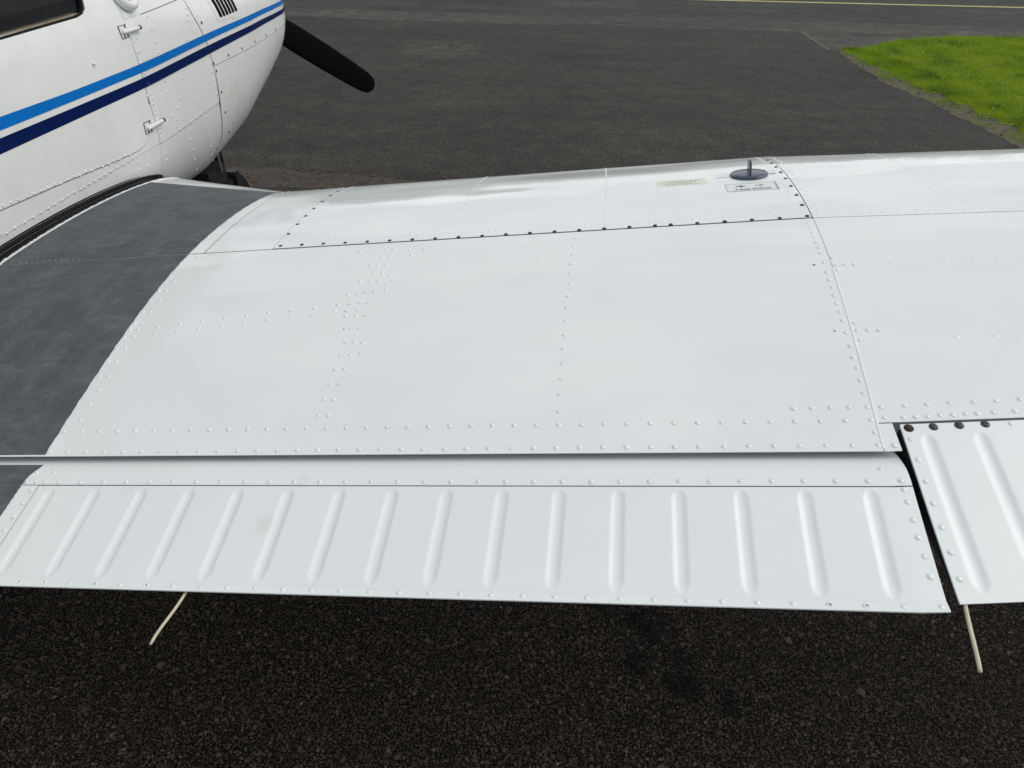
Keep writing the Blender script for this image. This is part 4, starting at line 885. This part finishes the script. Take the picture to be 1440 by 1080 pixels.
# chippings of the apron under the wing, near enough to see each stone
def chippings(x0, x1, y0, y1, pitch, size, name, mat, seed, keep=1.0, zoff=0.0, clip=None, feather=0.0):
    r = np.random.default_rng(seed); gx, gy = np.meshgrid(np.arange(x0, x1, pitch), np.arange(y0, y1, pitch)); n = gx.size
    c = np.stack([gx.ravel()+r.uniform(-.55, .55, n)*pitch, gy.ravel()+r.uniform(-.55, .55, n)*pitch, np.full(n, zoff)], -1)
    if keep < 1: k = r.random(n) < keep; c = c[k]; n = len(c)
    if feather:                                                 # the loose stones thin out towards the edge of the patch
        e = np.minimum(np.minimum(c[:, 0]-x0, x1-c[:, 0]), np.minimum(c[:, 1]-y0, y1-c[:, 1]))/feather
        e = e+0.25*np.sin(c[:, 0]*7+2*np.sin(c[:, 1]*5))-0.1; c = c[r.random(n) < np.clip(e, 0, 1)**1.3]; n = len(c)
    if clip is not None: c = c[in_poly(c, clip)]; n = len(c)
    sz = size*np.exp(r.normal(0, 0.38, n)); ang = r.uniform(0, 6.28, n)
    base = np.array([(1, .25, 0), (-.15, 1, .1), (-1, -.2, 0), (.2, -1, -.05), (.15, .1, .85), (-.1, -.1, -.6)], float)
    B = base[None]*(1+r.uniform(-.35, .35, (n, 6, 3))); B[..., 0] *= r.uniform(.8, 1.35, n)[:, None]; B[..., 2] *= r.uniform(.45, 1.0, n)[:, None]
    tl = r.uniform(-.45, .45, (n, 2)); B[..., 2] += B[..., 0]*tl[:, :1]+B[..., 1]*tl[:, 1:]
    ca_, sa_ = np.cos(ang)[:, None], np.sin(ang)[:, None]; X = B[..., 0]*ca_-B[..., 1]*sa_; Y = B[..., 0]*sa_+B[..., 1]*ca_
    V = np.stack([X, Y, B[..., 2]], -1)*sz[:, None, None]+c[:, None, :]
    f = np.array([(0, 1, 4), (1, 2, 4), (2, 3, 4), (3, 0, 4), (1, 0, 5), (2, 1, 5), (3, 2, 5), (0, 3, 5)]); F = (f[None]+(np.arange(n)*6)[:, None, None]).reshape(-1, 3)
    o = fast_mesh(name, V.reshape(-1, 3), F, mat, None, False, kind='stuff')
    at = o.data.attributes.new('tone', 'FLOAT', 'POINT'); at.data.foreach_set('value', np.repeat(r.random(n), 6).astype(np.float32)); return o
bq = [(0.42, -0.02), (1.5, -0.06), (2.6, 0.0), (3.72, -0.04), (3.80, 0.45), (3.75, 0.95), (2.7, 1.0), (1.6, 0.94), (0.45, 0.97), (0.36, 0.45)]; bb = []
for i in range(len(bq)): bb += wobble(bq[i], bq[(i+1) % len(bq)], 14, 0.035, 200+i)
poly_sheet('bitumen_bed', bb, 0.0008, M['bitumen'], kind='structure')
chippings(0.0, 4.2, -0.40, 1.35, 0.0053, 0.0027, 'asphalt_chippings', M['chip'], 3, zoff=0.0006, feather=0.45)
chippings(0.0, 4.2, -0.40, 1.35, 0.022, 0.0039, 'larger_chippings', M['chip'], 4, 0.45, 0.001, feather=0.5)

# grass
def blades(P, h, w, name, mat, seed):
    r = np.random.default_rng(seed); n = len(P); a_ = r.uniform(0, 6.28, n); le = r.uniform(0, 6.28, n); hh = h*r.uniform(.5, 1.35, n); ln = hh*r.uniform(.15, .9, n); z0 = 0.004
    d = np.stack([np.cos(a_), np.sin(a_)], -1)*(w*r.uniform(.7, 1.4, n))[:, None]; b_ = np.zeros((n, 5, 3))
    lean = np.stack([np.cos(le), np.sin(le)], -1)*ln[:, None]
    b_[:, 0, :2] = P-d; b_[:, 1, :2] = P+d; b_[:, 2, :2] = P+d*.75+lean*.4; b_[:, 3, :2] = P-d*.75+lean*.4; b_[:, 4, :2] = P+lean
    b_[:, :2, 2] = z0; b_[:, 2:4, 2] = (z0+hh*.6)[:, None]; b_[:, 4, 2] = z0+hh
    F = np.array([(0, 1, 2), (0, 2, 3), (3, 2, 4)]); F = (F[None]+(np.arange(n)*5)[:, None, None]).reshape(-1, 3)
    return fast_mesh(name, b_.reshape(-1, 3), F, mat, None, True, kind='stuff')
n = 190000; P = np.stack([rng.uniform(5.0, 9.6, n), rng.uniform(4.6, 10.5, n)], -1); P = P[in_poly(P, gpoly)]
blades(P[:105000], 0.034, 0.0024, 'grass', M['grass'], 11)
n = 30000; P = np.stack([rng.uniform(5.0, 6.6, n), rng.uniform(4.6, 9.4, n)], -1); P = P[in_poly(P, spoly)]; cl = np.sin(P[:, 0]*13+2)*np.sin(P[:, 1]*9)+rng.normal(0, .5, len(P))+0.9*(P[:, 0]-np.interp(P[:, 1], [q[1] for q in sedge[::-1]], [q[0] for q in sedge[::-1]])-0.22)*4; P = P[cl > 0.25]
blades(P, 0.030, 0.0026, 'verge_tufts', M['grass'], 12)
n = 40; P = np.stack([rng.uniform(5.4, 9.4, n), rng.uniform(5.0, 10.4, n)], -1); P = P[in_poly(P, gpoly)]
bake('daisies', [Matrix.Translation((x, y, 0.034)) @ Matrix.Diagonal((1.3, 1.3, 1.5, 1)) for x, y in P], RV, RF, M['petal'], None)
chippings(5.05, 6.2, 5.0, 9.3, 0.035, 0.007, 'verge_stones', M['soil'], 6, 0.2, 0.005, spoly)
# leaf litter lying on the apron ahead of the wing
lp = [(-0.95, 3.95), (-0.3, 3.86), (0.4, 3.90), (0.95, 3.98), (1.2, 4.08), (0.8, 4.14), (0.3, 4.20), (-0.3, 4.24), (-0.9, 4.2)]
lq = []
for i in range(len(lp)): lq += wobble(lp[i], lp[(i+1) % len(lp)], 6, 0.022, 80+i)
poly_sheet('litter_soil', lq, 0.0012, M['litter_soil'], kind='structure')
chippings(-0.9, 1.15, 3.84, 4.24, 0.016, 0.0055, 'leaf_litter', M['leaf'], 8, 0.16, 0.006)

# the wood beyond the airfield, out of the frame above: it shows only as the dim band mirrored in the leading edge
r = np.random.default_rng(21); VV, FF = [], []
def crown_verts(c, rad, h):
    out = []
    for k in range(5):
        for i in range(9):
            t = 2*math.pi*i/9+k*0.4; q = math.sin(math.pi*(k+0.35)/4.7)
            out.append((c[0]+rad*q*math.cos(t)*r.uniform(.75, 1.2), c[1]+rad*q*math.sin(t)*r.uniform(.75, 1.2), h*(0.04+k*0.24)*r.uniform(.93, 1.07)))
    return out
for az in np.arange(-75, 75, 0.85):
    d = 150+r.uniform(-8, 14); hgt = np.interp(az, [-75, -20, -8, 5, 20, 75], [19, 20, 14, 8, 9, 10])*r.uniform(.75, 1.15); b = len(VV)
    VV += crown_verts((d*math.sin(math.radians(az)), d*math.cos(math.radians(az))), 3.2, hgt)
    for k in range(4):
        for i in range(9): j = (i+1) % 9; FF.append((b+k*9+i, b+k*9+j, b+k*9+9+j, b+k*9+9+i))
    FF.append(tuple(b+36+i for i in range(9)))
M['wood'] = mottled('far_wood', [(0.3, (0.05, 0.065, 0.04)), (0.7, (0.09, 0.105, 0.075))], 0.8)
mesh('far_wood', VV, FF, M['wood'], None, True, kind='stuff')
